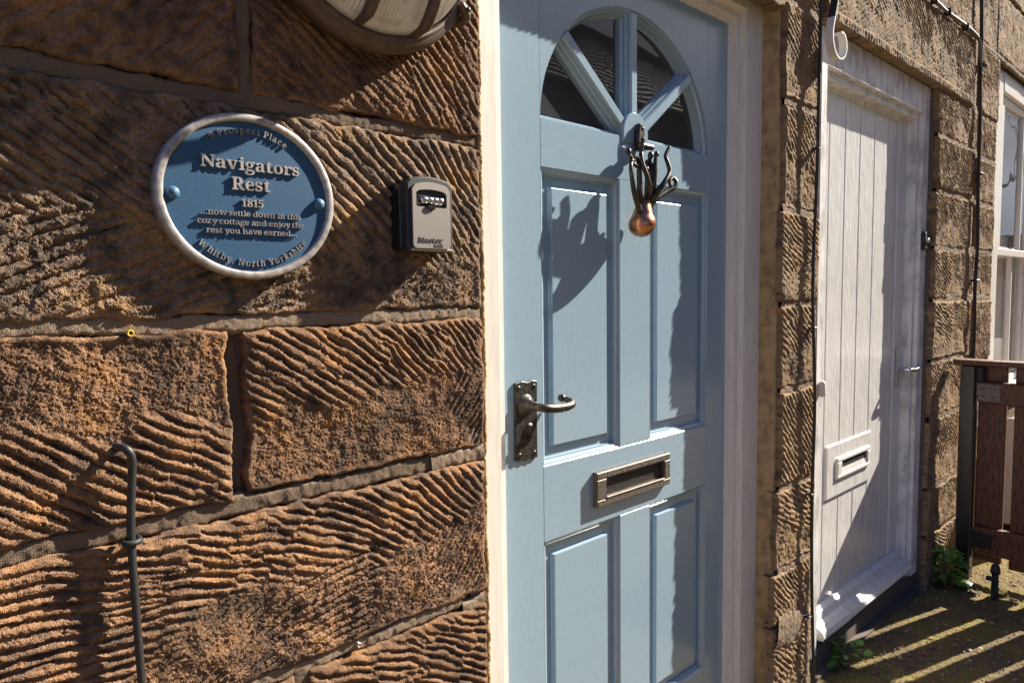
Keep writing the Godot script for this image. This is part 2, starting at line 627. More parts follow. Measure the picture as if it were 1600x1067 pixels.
	o.position = Vector3(x0, H + y0, 0) - parent.position

# a strip of pointing laid along a joint
func pointing(parent: Node3D, a: Vector2, b: Vector2, wide: float, z: float, m: Material, s: int, dome := 0.0022, called := "mortar_joint") -> void:
	var len := a.distance_to(b)
	var along := (b - a) / len
	var up := Vector2(-along.y, along.x)
	var n := int(len / 0.0025) + 2
	var P := PackedVector3Array()
	var rows := maxi(9, int(wide / 0.0035))
	for r in rows:
		var t := float(r) / (rows - 1) * 2.0 - 1.0
		for i in n:
			var l := len * i / (n - 1)
			var p := a + along * l
			var w := wide * 0.5 * (1.0 + 0.25 * n_warp.get_noise_2d(l * 1.3 + s * 3.3, signf(t) * 7.0) + 0.22 * n_mid.get_noise_2d(l * 1.4, signf(t) * 5.0 + s))
			p += up * (t * w + 0.004 * n_warp.get_noise_2d(l * 0.5, s * 2.1))
			var zz := z + dome * (1.0 - pow(absf(t), 3.0)) + 0.0012 * n_warp.get_noise_2d(p.x * 2.0, p.y * 2.0) + 0.0009 * n_grain.get_noise_2d(p.x, p.y) + 0.0013 * n_mid.get_noise_2d(p.x, p.y)
			if absf(t) > 0.99:
				zz -= 0.007
			P.append(Vector3(p.x, p.y, zz))
	var o := part(called, sheet(P, n, rows), m, parent)
	o.position = Vector3(0, H, 0) - parent.position

func tool_zones(x0: float, x1: float, y0: float, y1: float, s: int) -> Array:
	rng.seed = s
	var z := []
	var nx := maxi(1, int((x1 - x0) / 0.22))
	for i in nx:
		var cx := lerpf(x0, x1, (i + 0.5) / nx)
		z.append([cx, lerpf(y0, y1, 0.72), -rng.randf_range(24, 48), rng.randf_range(0.015, 0.020), rng.randf_range(0.0045, 0.0065), 0.3])
		if rng.randf() < 0.7:
			if rng.randf() < 0.5:
				z.append([cx + 0.04, lerpf(y0, y1, 0.2), rng.randf_range(20, 45), rng.randf_range(0.013, 0.018), 0.004, 0.6])
			else:
				z.append([cx - 0.03, lerpf(y0, y1, 0.18), 0.0, 0.02, 0.0, 1.0])
	return z

func build_wall() -> void:
	var w := thing("stone_wall", "weathered brown sandstone terrace wall of herringbone tooled blocks", "wall", Vector3(0, -H, 0))
	# the body of the wall, with openings for the two doors and the window
	var body := [[-2.6, 0.742, -1.6, 2.4], [0.742, 1.852, 0.86, 2.4], [0.742, 1.852, -1.6, -1.27], [1.852, 2.07, -1.6, 2.4], [2.07, 3.16, 0.82, 2.4], [2.07, 3.16, -1.6, -1.27], [3.16, 4.035, -1.6, 2.4], [4.035, 5.25, 1.10, 2.4], [4.035, 5.25, -1.6, -0.60], [5.25, 8.0, -1.6, 2.4]]
	for b in body:
		var o := part("wall_core", box(Vector3(b[0], b[2], -0.42), Vector3(b[1], b[3], -0.021), 0.0), M.core, w)
		o.position = Vector3(0, H, 0) - w.position
	# the stones beside the blue door, laid in courses
	var near := 0.0015
	stone(w, 0.0, 0.349, 0.264, 0.545, 0.002, 1, [[0.1, 0.33, 40, 0.021, 0.0040, 0.3], [0.22, 0.44, 44, 0.020, 0.0040, 0.3], [-0.1, 0.4, 30, 0.02, 0.004, 0.3]], 0)
	stone(w, 0.369, 0.752, 0.262, 0.60, near, 2, [[0.64, 0.36, -52, 0.0165, 0.0050, 0.6], [0.72, 0.42, -50, 0.017, 0.0055, 0.4], [0.56, 0.30, -35, 0.015, 0.0025, 0.9], [0.45, 0.36, -40, 0.018, 0.004, 0.5], [0.62, 0.50, -45, 0.018, 0.005, 0.5]], 0, 0.03, 0.085)
	stone(w, 0.03, 0.752, -0.025, 0.243, near, 3, [[0.16, 0.175, -36, 0.0165, 0.0060, 0.2], [0.30, 0.20, -40, 0.0165, 0.0060, 0.2], [0.15, 0.030, 22, 0.0175, 0.0045, 0.8], [0.34, 0.02, 20, 0.018, 0.0035, 1.0], [0.55, 0.165, -41, 0.0185, 0.0066, 0.2], [0.47, 0.14, -38, 0.0185, 0.0066, 0.2], [0.69, 0.175, -50, 0.0175, 0.0058, 0.3], [0.55, 0.02, 34, 0.014, 0.0022, 1.0], [0.69, 0.02, 38, 0.012, 0.0026, 0.9], [0.70, 0.10, -50, 0.016, 0.005, 0.4]], 1, 0.03, 0.085)
	stone(w, 0.0, 0.321, -0.268, -0.043, near, 4, [[0.14, -0.085, 0, 0.02, 0.0, 1.0], [0.28, -0.095, 0, 0.02, 0.0, 0.9], [0.25, -0.215, -31, 0.0165, 0.0058, 0.3], [0.12, -0.225, -36, 0.0170, 0.0062, 0.3], [0.0, -0.17, -30, 0.0170, 0.0055, 0.3]], 0)
	stone(w, 0.343, 0.752, -0.263, -0.045, near, 5, [[0.42, -0.10, -33, 0.0155, 0.0060, 0.2], [0.53, -0.09, -36, 0.0155, 0.0062, 0.2], [0.62, -0.085, -45, 0.0145, 0.0055, 0.3], [0.71, -0.085, -52, 0.0135, 0.0045, 0.3], [0.725, -0.165, 52, 0.0125, 0.0040, 0.3], [0.44, -0.205, 0, 0.02, 0.0, 0.9], [0.57, -0.20, 0, 0.02, 0.0, 0.8], [0.65, -0.18, 40, 0.012, 0.0022, 0.8]], 0, 0.03, 0.085)
	stone(w, 0.04, 0.752, -0.522, -0.291, near, 6, [[0.12, -0.34, -9, 0.0155, 0.0058, 0.3], [0.13, -0.43, -4, 0.0150, 0.0060, 0.3], [0.30, -0.33, -14, 0.0165, 0.0060, 0.3], [0.46, -0.34, -24, 0.0165, 0.0064, 0.2], [0.56, -0.345, -32, 0.0165, 0.0062, 0.2], [0.66, -0.345, -42, 0.0160, 0.0060, 0.2], [0.33, -0.45, 30, 0.0120, 0.0030, 0.5], [0.16, -0.50, 24, 0.0125, 0.0030, 0.5], [0.47, -0.44, 10, 0.0140, 0.0025, 1.0], [0.60, -0.46, 32, 0.0130, 0.0030, 0.9], [0.71, -0.42, 50, 0.0110, 0.0024, 0.6]], 0, 0.03, 0.085)
	stone(w, 0.415, 0.752, -0.800, -0.542, 0.0019, 7, [[0.52, -0.60, -24, 0.0165, 0.0062, 0.2], [0.64, -0.60, -33, 0.0160, 0.0060, 0.2], [0.55, -0.70, 20, 0.014, 0.0035, 0.6]], 0, 0.03, 0.085)
	stone(w, -0.03, 0.395, -0.800, -0.542, 0.003, 8, tool_zones(-0.25, 0.395, -0.80, -0.542, 8), 0)
	# courses above, below and to the left, outside the picture
	var rows := [[-1.31, -1.06], [-1.045, -0.815], [0.62, 0.86], [0.875, 1.10], [1.115, 1.36], [1.375, 1.60], [1.615, 1.85]]
	for k in rows.size():
		var r: Array = rows[k]
		var xs := [-1.5, -0.9, -0.2, 0.40, 0.752] if k % 2 == 0 else [-1.5, -1.1, -0.45, 0.22, 0.752]
		for i in xs.size() - 1:
			stone(w, xs[i], xs[i + 1] - 0.014 if i < xs.size() - 2 else xs[i + 1], r[0], r[1], 0.006, 100 + k * 10 + i, tool_zones(xs[i], xs[i + 1], r[0], r[1], 100 + k * 10 + i), k % 2)
	for r in [[-0.80, -0.542, -0.045], [-0.522, -0.291, 0.025], [-0.268, -0.043, -0.015], [-0.025, 0.243, 0.015], [0.264, 0.60, -0.015]]:
		var mid: float = r[2] - 0.62
		stone(w, -1.5, mid - 0.008, r[0], r[1], 0.008, 180 + int(r[0] * 10), tool_zones(-1.5, mid, r[0], r[1], 180 + int(r[0] * 10)), 0)
		stone(w, mid + 0.008, r[2], r[0], r[1], 0.006, 230 + int(r[0] * 10), tool_zones(mid, r[2], r[0], r[1], 230 + int(r[0] * 10)), 0)
	# lintel over the blue door and the courses over it
	stone(w, 0.768, 1.86, 0.752, 1.10, 0.005, 31, tool_zones(0.77, 1.86, 0.752, 1.10, 31), 2)
	# the pier between the doors
	var joints := [-1.31, -0.975, -0.815, -0.572, -0.288, -0.043, 0.218, 0.515, 0.785, 1.10]
	for k in joints.size() - 1:
		var lx := 1.842 + 0.012 * sin(k * 2.3)
		if k < 2:
			lx = 1.815
		if k == joints.size() - 2:
			lx = 1.874
		stone(w, lx, 2.062 + 0.008 * sin(k * 4.1), joints[k] + 0.008, joints[k + 1] - 0.008, 0.0034, 40 + k, tool_zones(1.84, 2.06, joints[k], joints[k + 1], 40 + k), 2, 0.012, 0.03, 0.002 * sin(k * 3.0), 0.12, 0.008)
	# lintel of the white door, with a drafted margin, and the blocks over it
	stone(w, 2.078, 3.60, 0.80, 1.075, 0.0045, 60, [[2.3, 1.0, -35, 0.02, 0.006, 0.3], [2.3, 0.86, 30, 0.017, 0.0045, 0.3], [2.8, 1.0, -40, 0.02, 0.006, 0.3], [2.75, 0.87, 32, 0.016, 0.0045, 0.3], [3.25, 1.0, -42, 0.02, 0.006, 0.4], [3.2, 0.87, 30, 0.017, 0.004, 0.7]], 2, 0.03, 0.03, 0.006, 0.12)
	var edge := []
	stone(w, 2.085, 3.58, 0.79, 0.826, 0.0042, 61, [[2.8, 0.8, 86, 0.026, 0.004, 0.1], [2.2, 0.8, 88, 0.026, 0.004, 0.1], [3.4, 0.8, 88, 0.026, 0.004, 0.1]], 2, 0.03, 0.03, 0.010, 0.25, 0.002)
	for k in 3:
		var r: Array = [[1.09, 1.36], [1.375, 1.60], [1.615, 1.85]][k]
		var xs := [0.768, 1.35, 2.05, 2.75, 3.69] if k % 2 == 0 else [0.768, 1.05, 1.70, 2.45, 3.1, 3.69]
		if k == 0:
			xs = [0.768, 1.35, 2.05, 2.62, 3.69]
		for i in xs.size() - 1:
			if k == 0 and i == 1:
				stone(w, 1.35, 2.036, 1.115, 1.36, 0.006, 70, tool_zones(1.35, 2.05, 1.1, 1.36, 70), 2)
				continue
			stone(w, xs[i], xs[i + 1] - 0.014, r[0] + (0.02 if k == 0 and i < 2 else 0.0), r[1], 0.006, 71 + k * 10 + i, tool_zones(xs[i], xs[i + 1], r[0], r[1], 71 + k * 10 + i), 2, 0.03, 0.03, 0.0, 0.12)
	# right of the white door
	var rj := [-1.31, -1.045, -0.845, -0.548, -0.305, -0.055, 0.158, 0.392, 0.610, 0.793]
	for k in rj.size() - 1:
		stone(w, 3.152 + 0.012 * sin(k * 3.1), 3.655 + 0.035 * sin(k * 1.7), rj[k] + 0.008, rj[k + 1] - 0.008, 0.0042, 110 + k * 3, tool_zones(3.15, 3.66, rj[k], rj[k + 1], 110 + k * 3), 2, 0.10, 0.03, 0.003 * sin(k * 2.0), 0.12, 0.009)
	var sj := [-1.31, -0.95, -0.66, -0.362, -0.060, 0.163, 0.383, 0.591, 0.781, 1.093]
	for k in sj.size() - 1:
		stone(w, 3.705 + 0.012 * sin(k * 2.9), 4.022 + 0.006 * sin(k * 5.0), sj[k] + 0.009, sj[k + 1] - 0.009, 0.005, 150 + k * 3, tool_zones(3.7, 4.02, sj[k], sj[k + 1], 150 + k * 3), 2, 0.03, 0.06, 0.003 * sin(k * 2.6), 0.12, 0.008)
	stone(w, 3.975, 5.6, 1.108, 1.40, 0.008, 190, tool_zones(3.97, 5.4, 1.1, 1.4, 190), 2)
	stone(w, 3.705, 3.955, 1.108, 1.40, 0.006, 191, tool_zones(3.7, 3.95, 1.1, 1.4, 191), 2)
	stone(w, 3.705, 4.6, 1.415, 1.85, 0.008, 192, tool_zones(3.7, 4.6, 1.4, 1.85, 192), 2)
	for k in 4:
		var yy: float = [-1.31, -1.0, -0.80, -0.6][k]
		if k < 3:
			stone(w, 4.04, 5.25, yy + 0.008, [-1.0, -0.80, -0.6][k] - 0.008, 0.01, 195 + k, tool_zones(4.04, 5.25, yy, yy + 0.2, 195 + k), 2)
	for r in [[-1.31, -0.9], [-0.885, -0.55], [-0.535, -0.2], [-0.185, 0.15], [0.165, 0.5], [0.515, 0.8], [0.815, 1.09]]:
		stone(w, 5.265, 6.8, r[0], r[1], 0.012, 210 + int(r[0] * 10), tool_zones(5.26, 6.8, r[0], r[1], 210 + int(r[0] * 10)), 2)
	# pointing
	pointing(w, Vector2(-0.3, 0.254), Vector2(0.46, 0.253), 0.030, -0.0068, M.mortar, 1)
	pointing(w, Vector2(0.44, 0.253), Vector2(0.752, 0.254), 0.025, -0.0072, M.mortar, 2)
	pointing(w, Vector2(0.359, 0.262), Vector2(0.359, 0.62), 0.028, -0.0072, M.mortar, 3)
	pointing(w, Vector2(-0.3, -0.035), Vector2(0.75, -0.034), 0.027, -0.0060, M.pale_mortar, 4)
	pointing(w, Vector2(0.332, -0.27), Vector2(0.332, -0.04), 0.018, -0.022, M.mortar, 5, 0.001)
	pointing(w, Vector2(-0.3, -0.280), Vector2(0.66, -0.277), 0.030, -0.0072, M.mortar, 6)
	pointing(w, Vector2(-0.3, -0.532), Vector2(0.70, -0.532), 0.025, -0.0066, M.pale_mortar, 7)
	pointing(w, Vector2(0.405, -0.8), Vector2(0.405, -0.535), 0.036, -0.0066, M.mortar, 8)
	# trowelled patches at the end of two joints, by the frame
	pointing(w, Vector2(0.635, -0.249), Vector2(0.750, -0.246), 0.040, -0.0045, M.pale_mortar, 9, 0.003, "mortar_patch")
	pointing(w, Vector2(0.640, -0.281), Vector2(0.752, -0.276), 0.034, -0.0045, M.pale_mortar, 10, 0.003, "mortar_patch")
	pointing(w, Vector2(0.672, -0.508), Vector2(0.752, -0.500), 0.046, -0.0045, M.pale_mortar, 11, 0.003, "mortar_patch")
	pointing(w, Vector2(0.700, -0.545), Vector2(0.752, -0.540), 0.032, -0.0045, M.pale_mortar, 12, 0.003, "mortar_patch")
	# the bead of render along the frame
	pointing(w, Vector2(0.757, -1.2), Vector2(0.757, 0.84), 0.010, -0.006, M.render, 18, 0.003, "frame_bead")
	for k in range(1, joints.size() - 1):
		pointing(w, Vector2(1.845, joints[k]), Vector2(2.055, joints[k] - 0.004), 0.036, -0.0062, M.pale_mortar, 20 + k)
	for k in range(1, rj.size()):
		pointing(w, Vector2(3.15, rj[k] + 0.002), Vector2(3.70, rj[k] - 0.002), 0.038, -0.0058, M.pale_mortar, 40 + k)
	for k in range(1, sj.size()):
		pointing(w, Vector2(3.68, sj[k] + 0.002), Vector2(4.03, sj[k] - 0.002), 0.038, -0.0054, M.pale_mortar, 60 + k)
	pointing(w, Vector2(1.835, -0.985), Vector2(1.985, -1.010), 0.105, 0.001, M.pale_mortar, 90, 0.006, "mortar_patch")
	pointing(w, Vector2(2.030, -1.24), Vector2(2.036, -0.86), 0.030, 0.002, M.pale_mortar, 91, 0.004, "mortar_patch")
	pointing(w, Vector2(3.675, -1.2), Vector2(3.675, 0.79), 0.03, -0.010, M.pale_mortar, 80)
	pointing(w, Vector2(3.64, 0.79), Vector2(3.64, 1.09), 0.045, -0.004, M.pale_mortar, 83)
	pointing(w, Vector2(2.06, 1.083), Vector2(3.66, 1.083), 0.024, -0.006, M.pale_mortar, 81)
	pointing(w, Vector2(3.66, 1.10), Vector2(5.0, 1.10), 0.028, -0.004, M.pale_mortar, 82)
	pointing(w, Vector2(3.965, 1.10), Vector2(3.965, 1.42), 0.026, -0.006, M.pale_mortar, 84)
	pointing(w, Vector2(3.698, 1.10), Vector2(3.698, 1.85), 0.026, -0.006, M.pale_mortar, 85)
	# ochre render on the reveals of the blue door, and the painted reveal of the white one
	for r in [[Vector3(1.836, -1.29, -0.14), Vector3(1.856, 0.85, -0.016)], [Vector3(0.745, -1.29, -0.14), Vector3(0.757, 0.85, -0.012)], [Vector3(0.757, 0.842, -0.14), Vector3(1.836, 0.866, -0.016)]]:
		part("render", box(r[0], r[1], 0.003), M.render, w).position = Vector3(0, H, 0) - w.position
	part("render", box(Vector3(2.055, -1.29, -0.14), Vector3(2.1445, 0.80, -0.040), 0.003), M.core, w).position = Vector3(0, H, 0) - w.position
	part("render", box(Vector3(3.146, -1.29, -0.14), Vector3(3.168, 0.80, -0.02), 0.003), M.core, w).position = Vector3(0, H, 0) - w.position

# ---------------------------------------------------------------- the blue door
const DZ := -0.10
const FX := 1.306
const FY := 0.352

func raised_panel(d: Node3D, x0: float, x1: float, y0: float, y1: float) -> void:
	# stepped moulding round the opening, then a recessed margin and a raised field
	var rings := [[0.0, -0.0004], [0.0025, -0.0030], [0.006, -0.0042], [0.009, -0.0065], [0.0105, -0.0095], [0.0135, -0.0100], [0.0145, -0.0165], [0.0350, -0.0175], [0.0362, -0.0155], [0.0382, -0.0085], [0.0395, -0.0078]]
	var a := st_new()
	var b := st_new()
	for k in rings.size() - 1:
		var s := a if k < 6 else b
		var r0: Array = rings[k]
		var r1: Array = rings[k + 1]
		var p := rect(x0 + r0[0], y0 + r0[0], x1 - r0[0], y1 - r0[0])
		var q := rect(x0 + r1[0], y0 + r1[0], x1 - r1[0], y1 - r1[0])
		for i in 4:
			var j := (i + 1) % 4
			var e := p[j] - p[i]
			var inw := Vector3(-e.y, e.x, 0).normalized()
			var o: Vector3 = Vector3(0, 0, r1[0] - r0[0]) - inw * (r1[1] - r0[1]) + Vector3(0, 0, 1e-6)
			q4(s, Vector3(p[i].x, p[i].y, DZ + r0[1]), Vector3(p[j].x, p[j].y, DZ + r0[1]), Vector3(q[j].x, q[j].y, DZ + r1[1]), Vector3(q[i].x, q[i].y, DZ + r1[1]), o)
	var l: Array = rings[-1]
	var f := rect(x0 + l[0], y0 + l[0], x1 - l[0], y1 - l[0])
	q4(b, Vector3(f[0].x, f[0].y, DZ + l[1]), Vector3(f[1].x, f[1].y, DZ + l[1]), Vector3(f[2].x, f[2].y, DZ + l[1]), Vector3(f[3].x, f[3].y, DZ + l[1]), Vector3.BACK)
	var pn := part("panel", done(b), M.blue, d)
	part("moulding", done(a), M.blue, pn)

func on_arch(a: float, k := 1.0) -> Vector2:
	return Vector2(FX + 0.3105 * k * cos(a), FY + 0.289 * k * sin(a))

func build_blue_door() -> void:
	var d := thing("front_door", "pale blue panelled front door with a half-round fanlight", "door", Vector3(1.306, -1.26, DZ))
	var back := DZ - 0.044
	var xl := 0.9955
	var xr := 1.6165
	for s in [[0.868, xl], [xr, 1.736]]:
		part("stile", box(Vector3(s[0], -1.26, back), Vector3(s[1], 0.735, DZ), 0.0012), M.blue, d)
	var rails := [[-1.26, -1.05], [-0.530, -0.3667], [0.254, FY]]
	for r in rails:
		part("rail", box(Vector3(xl, r[0], back), Vector3(xr, r[1], DZ - 0.0004), 0.0010), M.blue_rail, d)
	for r in [[-1.05, -0.530], [-0.3667, 0.254]]:
		part("muntin", box(Vector3(1.2497, r[0], back), Vector3(1.3655, r[1], DZ - 0.0004), 0.0010), M.blue, d)
		raised_panel(d, xl, 1.2497, r[0], r[1])
		raised_panel(d, 1.3655, xr, r[0], r[1])
	# the board over the fanlight, cut to the arch
	var poly := PackedVector2Array([Vector2(xr, FY), Vector2(xr, 0.735), Vector2(xl, 0.735), Vector2(xl, FY)])
	for i in 41:
		poly.append(on_arch(PI - PI * i / 40.0, 0.9985))
	part("top_board", prism(poly, back, DZ - 0.0004, 0.0), M.blue, d)
	# stepped glazing bead round the arch
	var st := st_new()
	var steps := [[0.999, DZ - 0.004], [0.985, DZ - 0.006], [0.978, DZ - 0.013], [0.962, DZ - 0.015], [0.950, DZ - 0.024], [0.940, DZ - 0.030]]
	for i in 40:
		var a0 := PI * i / 40.0
		var a1 := PI * (i + 1) / 40.0
		for k in steps.size() - 1:
			var p: Array = steps[k]
			var q: Array = steps[k + 1]
			var c := [on_arch(a0, p[0]), on_arch(a1, p[0]), on_arch(a1, q[0]), on_arch(a0, q[0])]
			q4(st, Vector3(c[0].x, c[0].y, p[1]), Vector3(c[1].x, c[1].y, p[1]), Vector3(c[2].x, c[2].y, q[1]), Vector3(c[3].x, c[3].y, q[1]), Vector3(-cos(a0), -sin(a0), 0.6))
	for s in [[xl + 0.001, 1.262], [1.35, xr - 0.001]]:
		add_box(st, Vector3(s[0], FY - 0.001, DZ - 0.034), Vector3(s[1], FY + 0.010, DZ - 0.014), 0.003)
	part("glazing_bead", done(st), M.blue, d)
	# bars, the hub they spring from, and the four panes
	var cuts := [deg_to_rad(0.0), deg_to_rad(40.5), PI / 2, deg_to_rad(139.5), PI]
	for k in [1, 2, 3]:
		var a: float = cuts[k]
		var along := Vector2(0.3105 * cos(a), 0.289 * sin(a))
		var u := along.normalized()
		var v := Vector2(-u.y, u.x)
		var o := Vector2(FX, FY)
		var s2 := st_new()
		for lay in [[0.0125, DZ - 0.012, DZ - 0.0012, 0.0035], [0.019, DZ - 0.024, DZ - 0.011, 0.004], [0.0245, DZ - 0.038, DZ - 0.021, 0.004]]:
			var e: Vector2 = o + along * 0.990
			var b: Vector2 = o + u * 0.02
			var w: float = lay[0]
			add_prism(s2, PackedVector2Array([b - v * w, e - v * w, e + v * w, b + v * w]), lay[1], lay[2], lay[3])
		part("glazing_bar", done(s2), M.blue, d)
	for k in 4:
		var a0: float = cuts[k]
		var a1: float = cuts[k + 1]
		var pp := PackedVector2Array([Vector2(FX, FY)])
		for i in 13:
			pp.append(on_arch(lerpf(a0, a1, i / 12.0), 0.965))
		var s3 := st_new()
		for i in range(1, 13):
			t3(s3, Vector3(pp[0].x, pp[0].y, DZ - 0.029), Vector3(pp[i].x, pp[i].y, DZ - 0.029), Vector3(pp[i + 1].x, pp[i + 1].y, DZ - 0.029), Vector3.BACK)
		part("pane", done(s3), M.glass, d)
	var hub := PackedVector2Array([Vector2(FX - 0.047, FY - 0.012), Vector2(FX + 0.047, FY - 0.012)])
	for i in 21:
		var a := PI * i / 20.0
		hub.append(Vector2(FX + 0.047 * cos(a), FY + 0.012 + 0.047 * sin(a)))
	part("fanlight_hub", prism(hub, DZ - 0.034, DZ + 0.0035, 0.0025), M.blue, d)
	# lever handle on a hammered plate
	var hx := 0.943
	var plate := PackedVector2Array()
	plate.append_array([Vector2(hx - 0.031, -0.338), Vector2(hx - 0.022, -0.3425), Vector2(hx - 0.014, -0.339), Vector2(hx - 0.004, -0.344), Vector2(hx + 0.006, -0.3395), Vector2(hx + 0.016, -0.344), Vector2(hx + 0.024, -0.3400), Vector2(hx + 0.031, -0.341)])
	plate.append_array([Vector2(hx + 0.0305, -0.262), Vector2(hx + 0.0315, -0.182), Vector2(hx + 0.018, -0.1795), Vector2(hx + 0.004, -0.1825), Vector2(hx - 0.012, -0.1785), Vector2(hx - 0.031, -0.1815), Vector2(hx - 0.0305, -0.26)])
	var hd := part("handle", prism(plate, DZ + 0.0005, DZ + 0.0055, 0.0016), M.bronze, d, "dark hammered lever handle with its keyhole")
	part("boss", lathe([[0.024, DZ + 0.004], [0.020, DZ + 0.009], [0.0135, DZ + 0.016], [0.0095, DZ + 0.026], [0.009, DZ + 0.034], [0.006, DZ + 0.036], [0.0001, DZ + 0.0365]], hx - 0.002, -0.2285, 28), M.bronze, hd)
	part("lever", tube([Vector3(hx - 0.002, -0.2285, DZ + 0.020), Vector3(hx, -0.2292, DZ + 0.042), Vector3(hx + 0.012, -0.2315, DZ + 0.052), Vector3(hx + 0.040, -0.2345, DZ + 0.054), Vector3(hx + 0.070, -0.2345, DZ + 0.054), Vector3(hx + 0.087, -0.2320, DZ + 0.050), Vector3(hx + 0.093, -0.2275, DZ + 0.040), Vector3(hx + 0.089, -0.2240, DZ + 0.030)], [0.0085, 0.0085, 0.0090, 0.0094, 0.0092, 0.0080, 0.0070, 0.0060], 12), M.iron, hd)
	part("lever_curl", lathe([[0.002, DZ + 0.012], [0.007, DZ + 0.016], [0.0085, DZ + 0.022], [0.006, DZ + 0.028], [0.0001, DZ + 0.030]], hx + 0.087, -0.2225, 14), M.iron, hd)
	part("keyhole_cover", lathe([[0.0135, DZ + 0.0045], [0.0125, DZ + 0.008], [0.009, DZ + 0.0085], [0.008, DZ + 0.0105], [0.0001, DZ + 0.011]], hx + 0.007, -0.279, 18), M.iron, hd)
	part("keyhole", prism(rect(hx + 0.0045, -0.302, hx + 0.0095, -0.284), DZ + 0.005, DZ + 0.0112, 0.0005), M.black, hd)
	for s in [[-0.021, -0.192], [0.021, -0.192], [-0.021, -0.329], [0.021, -0.330]]:
		part("screw", lathe([[0.0052, DZ + 0.005], [0.0046, DZ + 0.0068], [0.002, DZ + 0.0078], [0.0001, DZ + 0.008]], hx + s[0], s[1], 12), M.iron, hd)
	# letter plate
	var lx0 := 1.153
	var lx1 := 1.434
	var ly0 := -0.4885
	var ly1 := -0.4085
	var lz := DZ + 0.013
	var lb := st_new()
	var ow := 0.0235
	for r in [rect(lx0, ly1 - 0.0165, lx1, ly1), rect(lx0, ly0, lx1, ly0 + 0.0165), rect(lx0, ly0 + 0.0166, lx0 + ow + 0.010, ly1 - 0.0166), rect(lx1 - ow, ly0 + 0.0166, lx1, ly1 - 0.0166)]:
		add_prism(lb, r, DZ, lz, 0.0022)
	var box_m := part("letter_plate", done(lb), M.rusty, d, "rusty brown letter plate with a sunken flap")
	var fl := st_new()
	q4(fl, Vector3(lx0 + 0.03, ly0 + 0.016, DZ + 0.004), Vector3(lx1 - ow, ly0 + 0.016, DZ + 0.004), Vector3(lx1 - ow, ly1 - 0.030, DZ + 0.001), Vector3(lx0 + 0.03, ly1 - 0.030, DZ + 0.001), Vector3.BACK)
	part("flap", done(fl), M.bronze, box_m)
	part("letter_slot", box(Vector3(lx0 + 0.03, ly1 - 0.032, DZ - 0.001), Vector3(lx1 - ow, ly1 - 0.015, DZ + 0.0006), 0.0), M.black, box_m)
	part("flap_ledge", box(Vector3(lx0 + 0.032, ly0 + 0.0160, DZ + 0.001), Vector3(lx1 - ow - 0.001, ly0 + 0.0205, lz + 0.0014), 0.0012), M.rusty, box_m)
	# door knocker shaped like an octopus hanging head down
	var kx := 1.3115
	var kn := part("knocker", prism(PackedVector2Array([Vector2(kx - 0.012, 0.322), Vector2(kx + 0.010, 0.322), Vector2(kx + 0.0145, 0.348), Vector2(kx + 0.0125, 0.372), Vector2(kx + 0.004, 0.385), Vector2(kx - 0.006, 0.385), Vector2(kx - 0.0135, 0.371), Vector2(kx - 0.015, 0.346)]), DZ + 0.0035, DZ + 0.017, 0.004), M.iron, d, "dark copper octopus door knocker hanging head down")
	part("screw", lathe([[0.0045, DZ + 0.0165], [0.0035, DZ + 0.0182], [0.0001, DZ + 0.0186]], kx + 0.003, 0.374, 12), M.black, kn)
	part("pivot", tube([Vector3(kx - 0.022, 0.331, DZ + 0.027), Vector3(kx + 0.022, 0.331, DZ + 0.027)], [0.0072, 0.0072], 12, 2), M.iron, kn)
	part("pivot_arm", box(Vector3(kx - 0.009, 0.323, DZ + 0.008), Vector3(kx + 0.009, 0.339, DZ + 0.032), 0.003), M.iron, kn)
	var hz := DZ + 0.038
	var hc := Vector3(1.281, 0.151, hz)
	# rounded head: a pear shape about an upright axis
	var P := PackedVector3Array()
	var rows := 22
	for j in rows:
		var t := float(j) / (rows - 1)
		var yy := lerpf(-0.0300, 0.060, t)
		var ball := sqrt(maxf(0.0, 1.0 - pow(yy / 0.0300, 2.0))) * 0.0300
		var neck := lerpf(0.0235, 0.0150, smoothstep(0.012, 0.060, yy))
		var r := ball if yy < 0.012 else maxf(ball, neck)
		for i in 25:
			var a := -TAU * i / 24.0
			P.append(hc + Vector3((r + 0.0001) * cos(a) + 0.010 * t * t, yy, (r + 0.0001) * sin(a) * (1.06 if yy < 0.02 else lerpf(1.06, 0.95, smoothstep(0.02, 0.06, yy)))))
	part("head", sheet(P, 25, rows, true), M.copper, kn)
	var root := hc + Vector3(0.006, 0.045, 0.0)
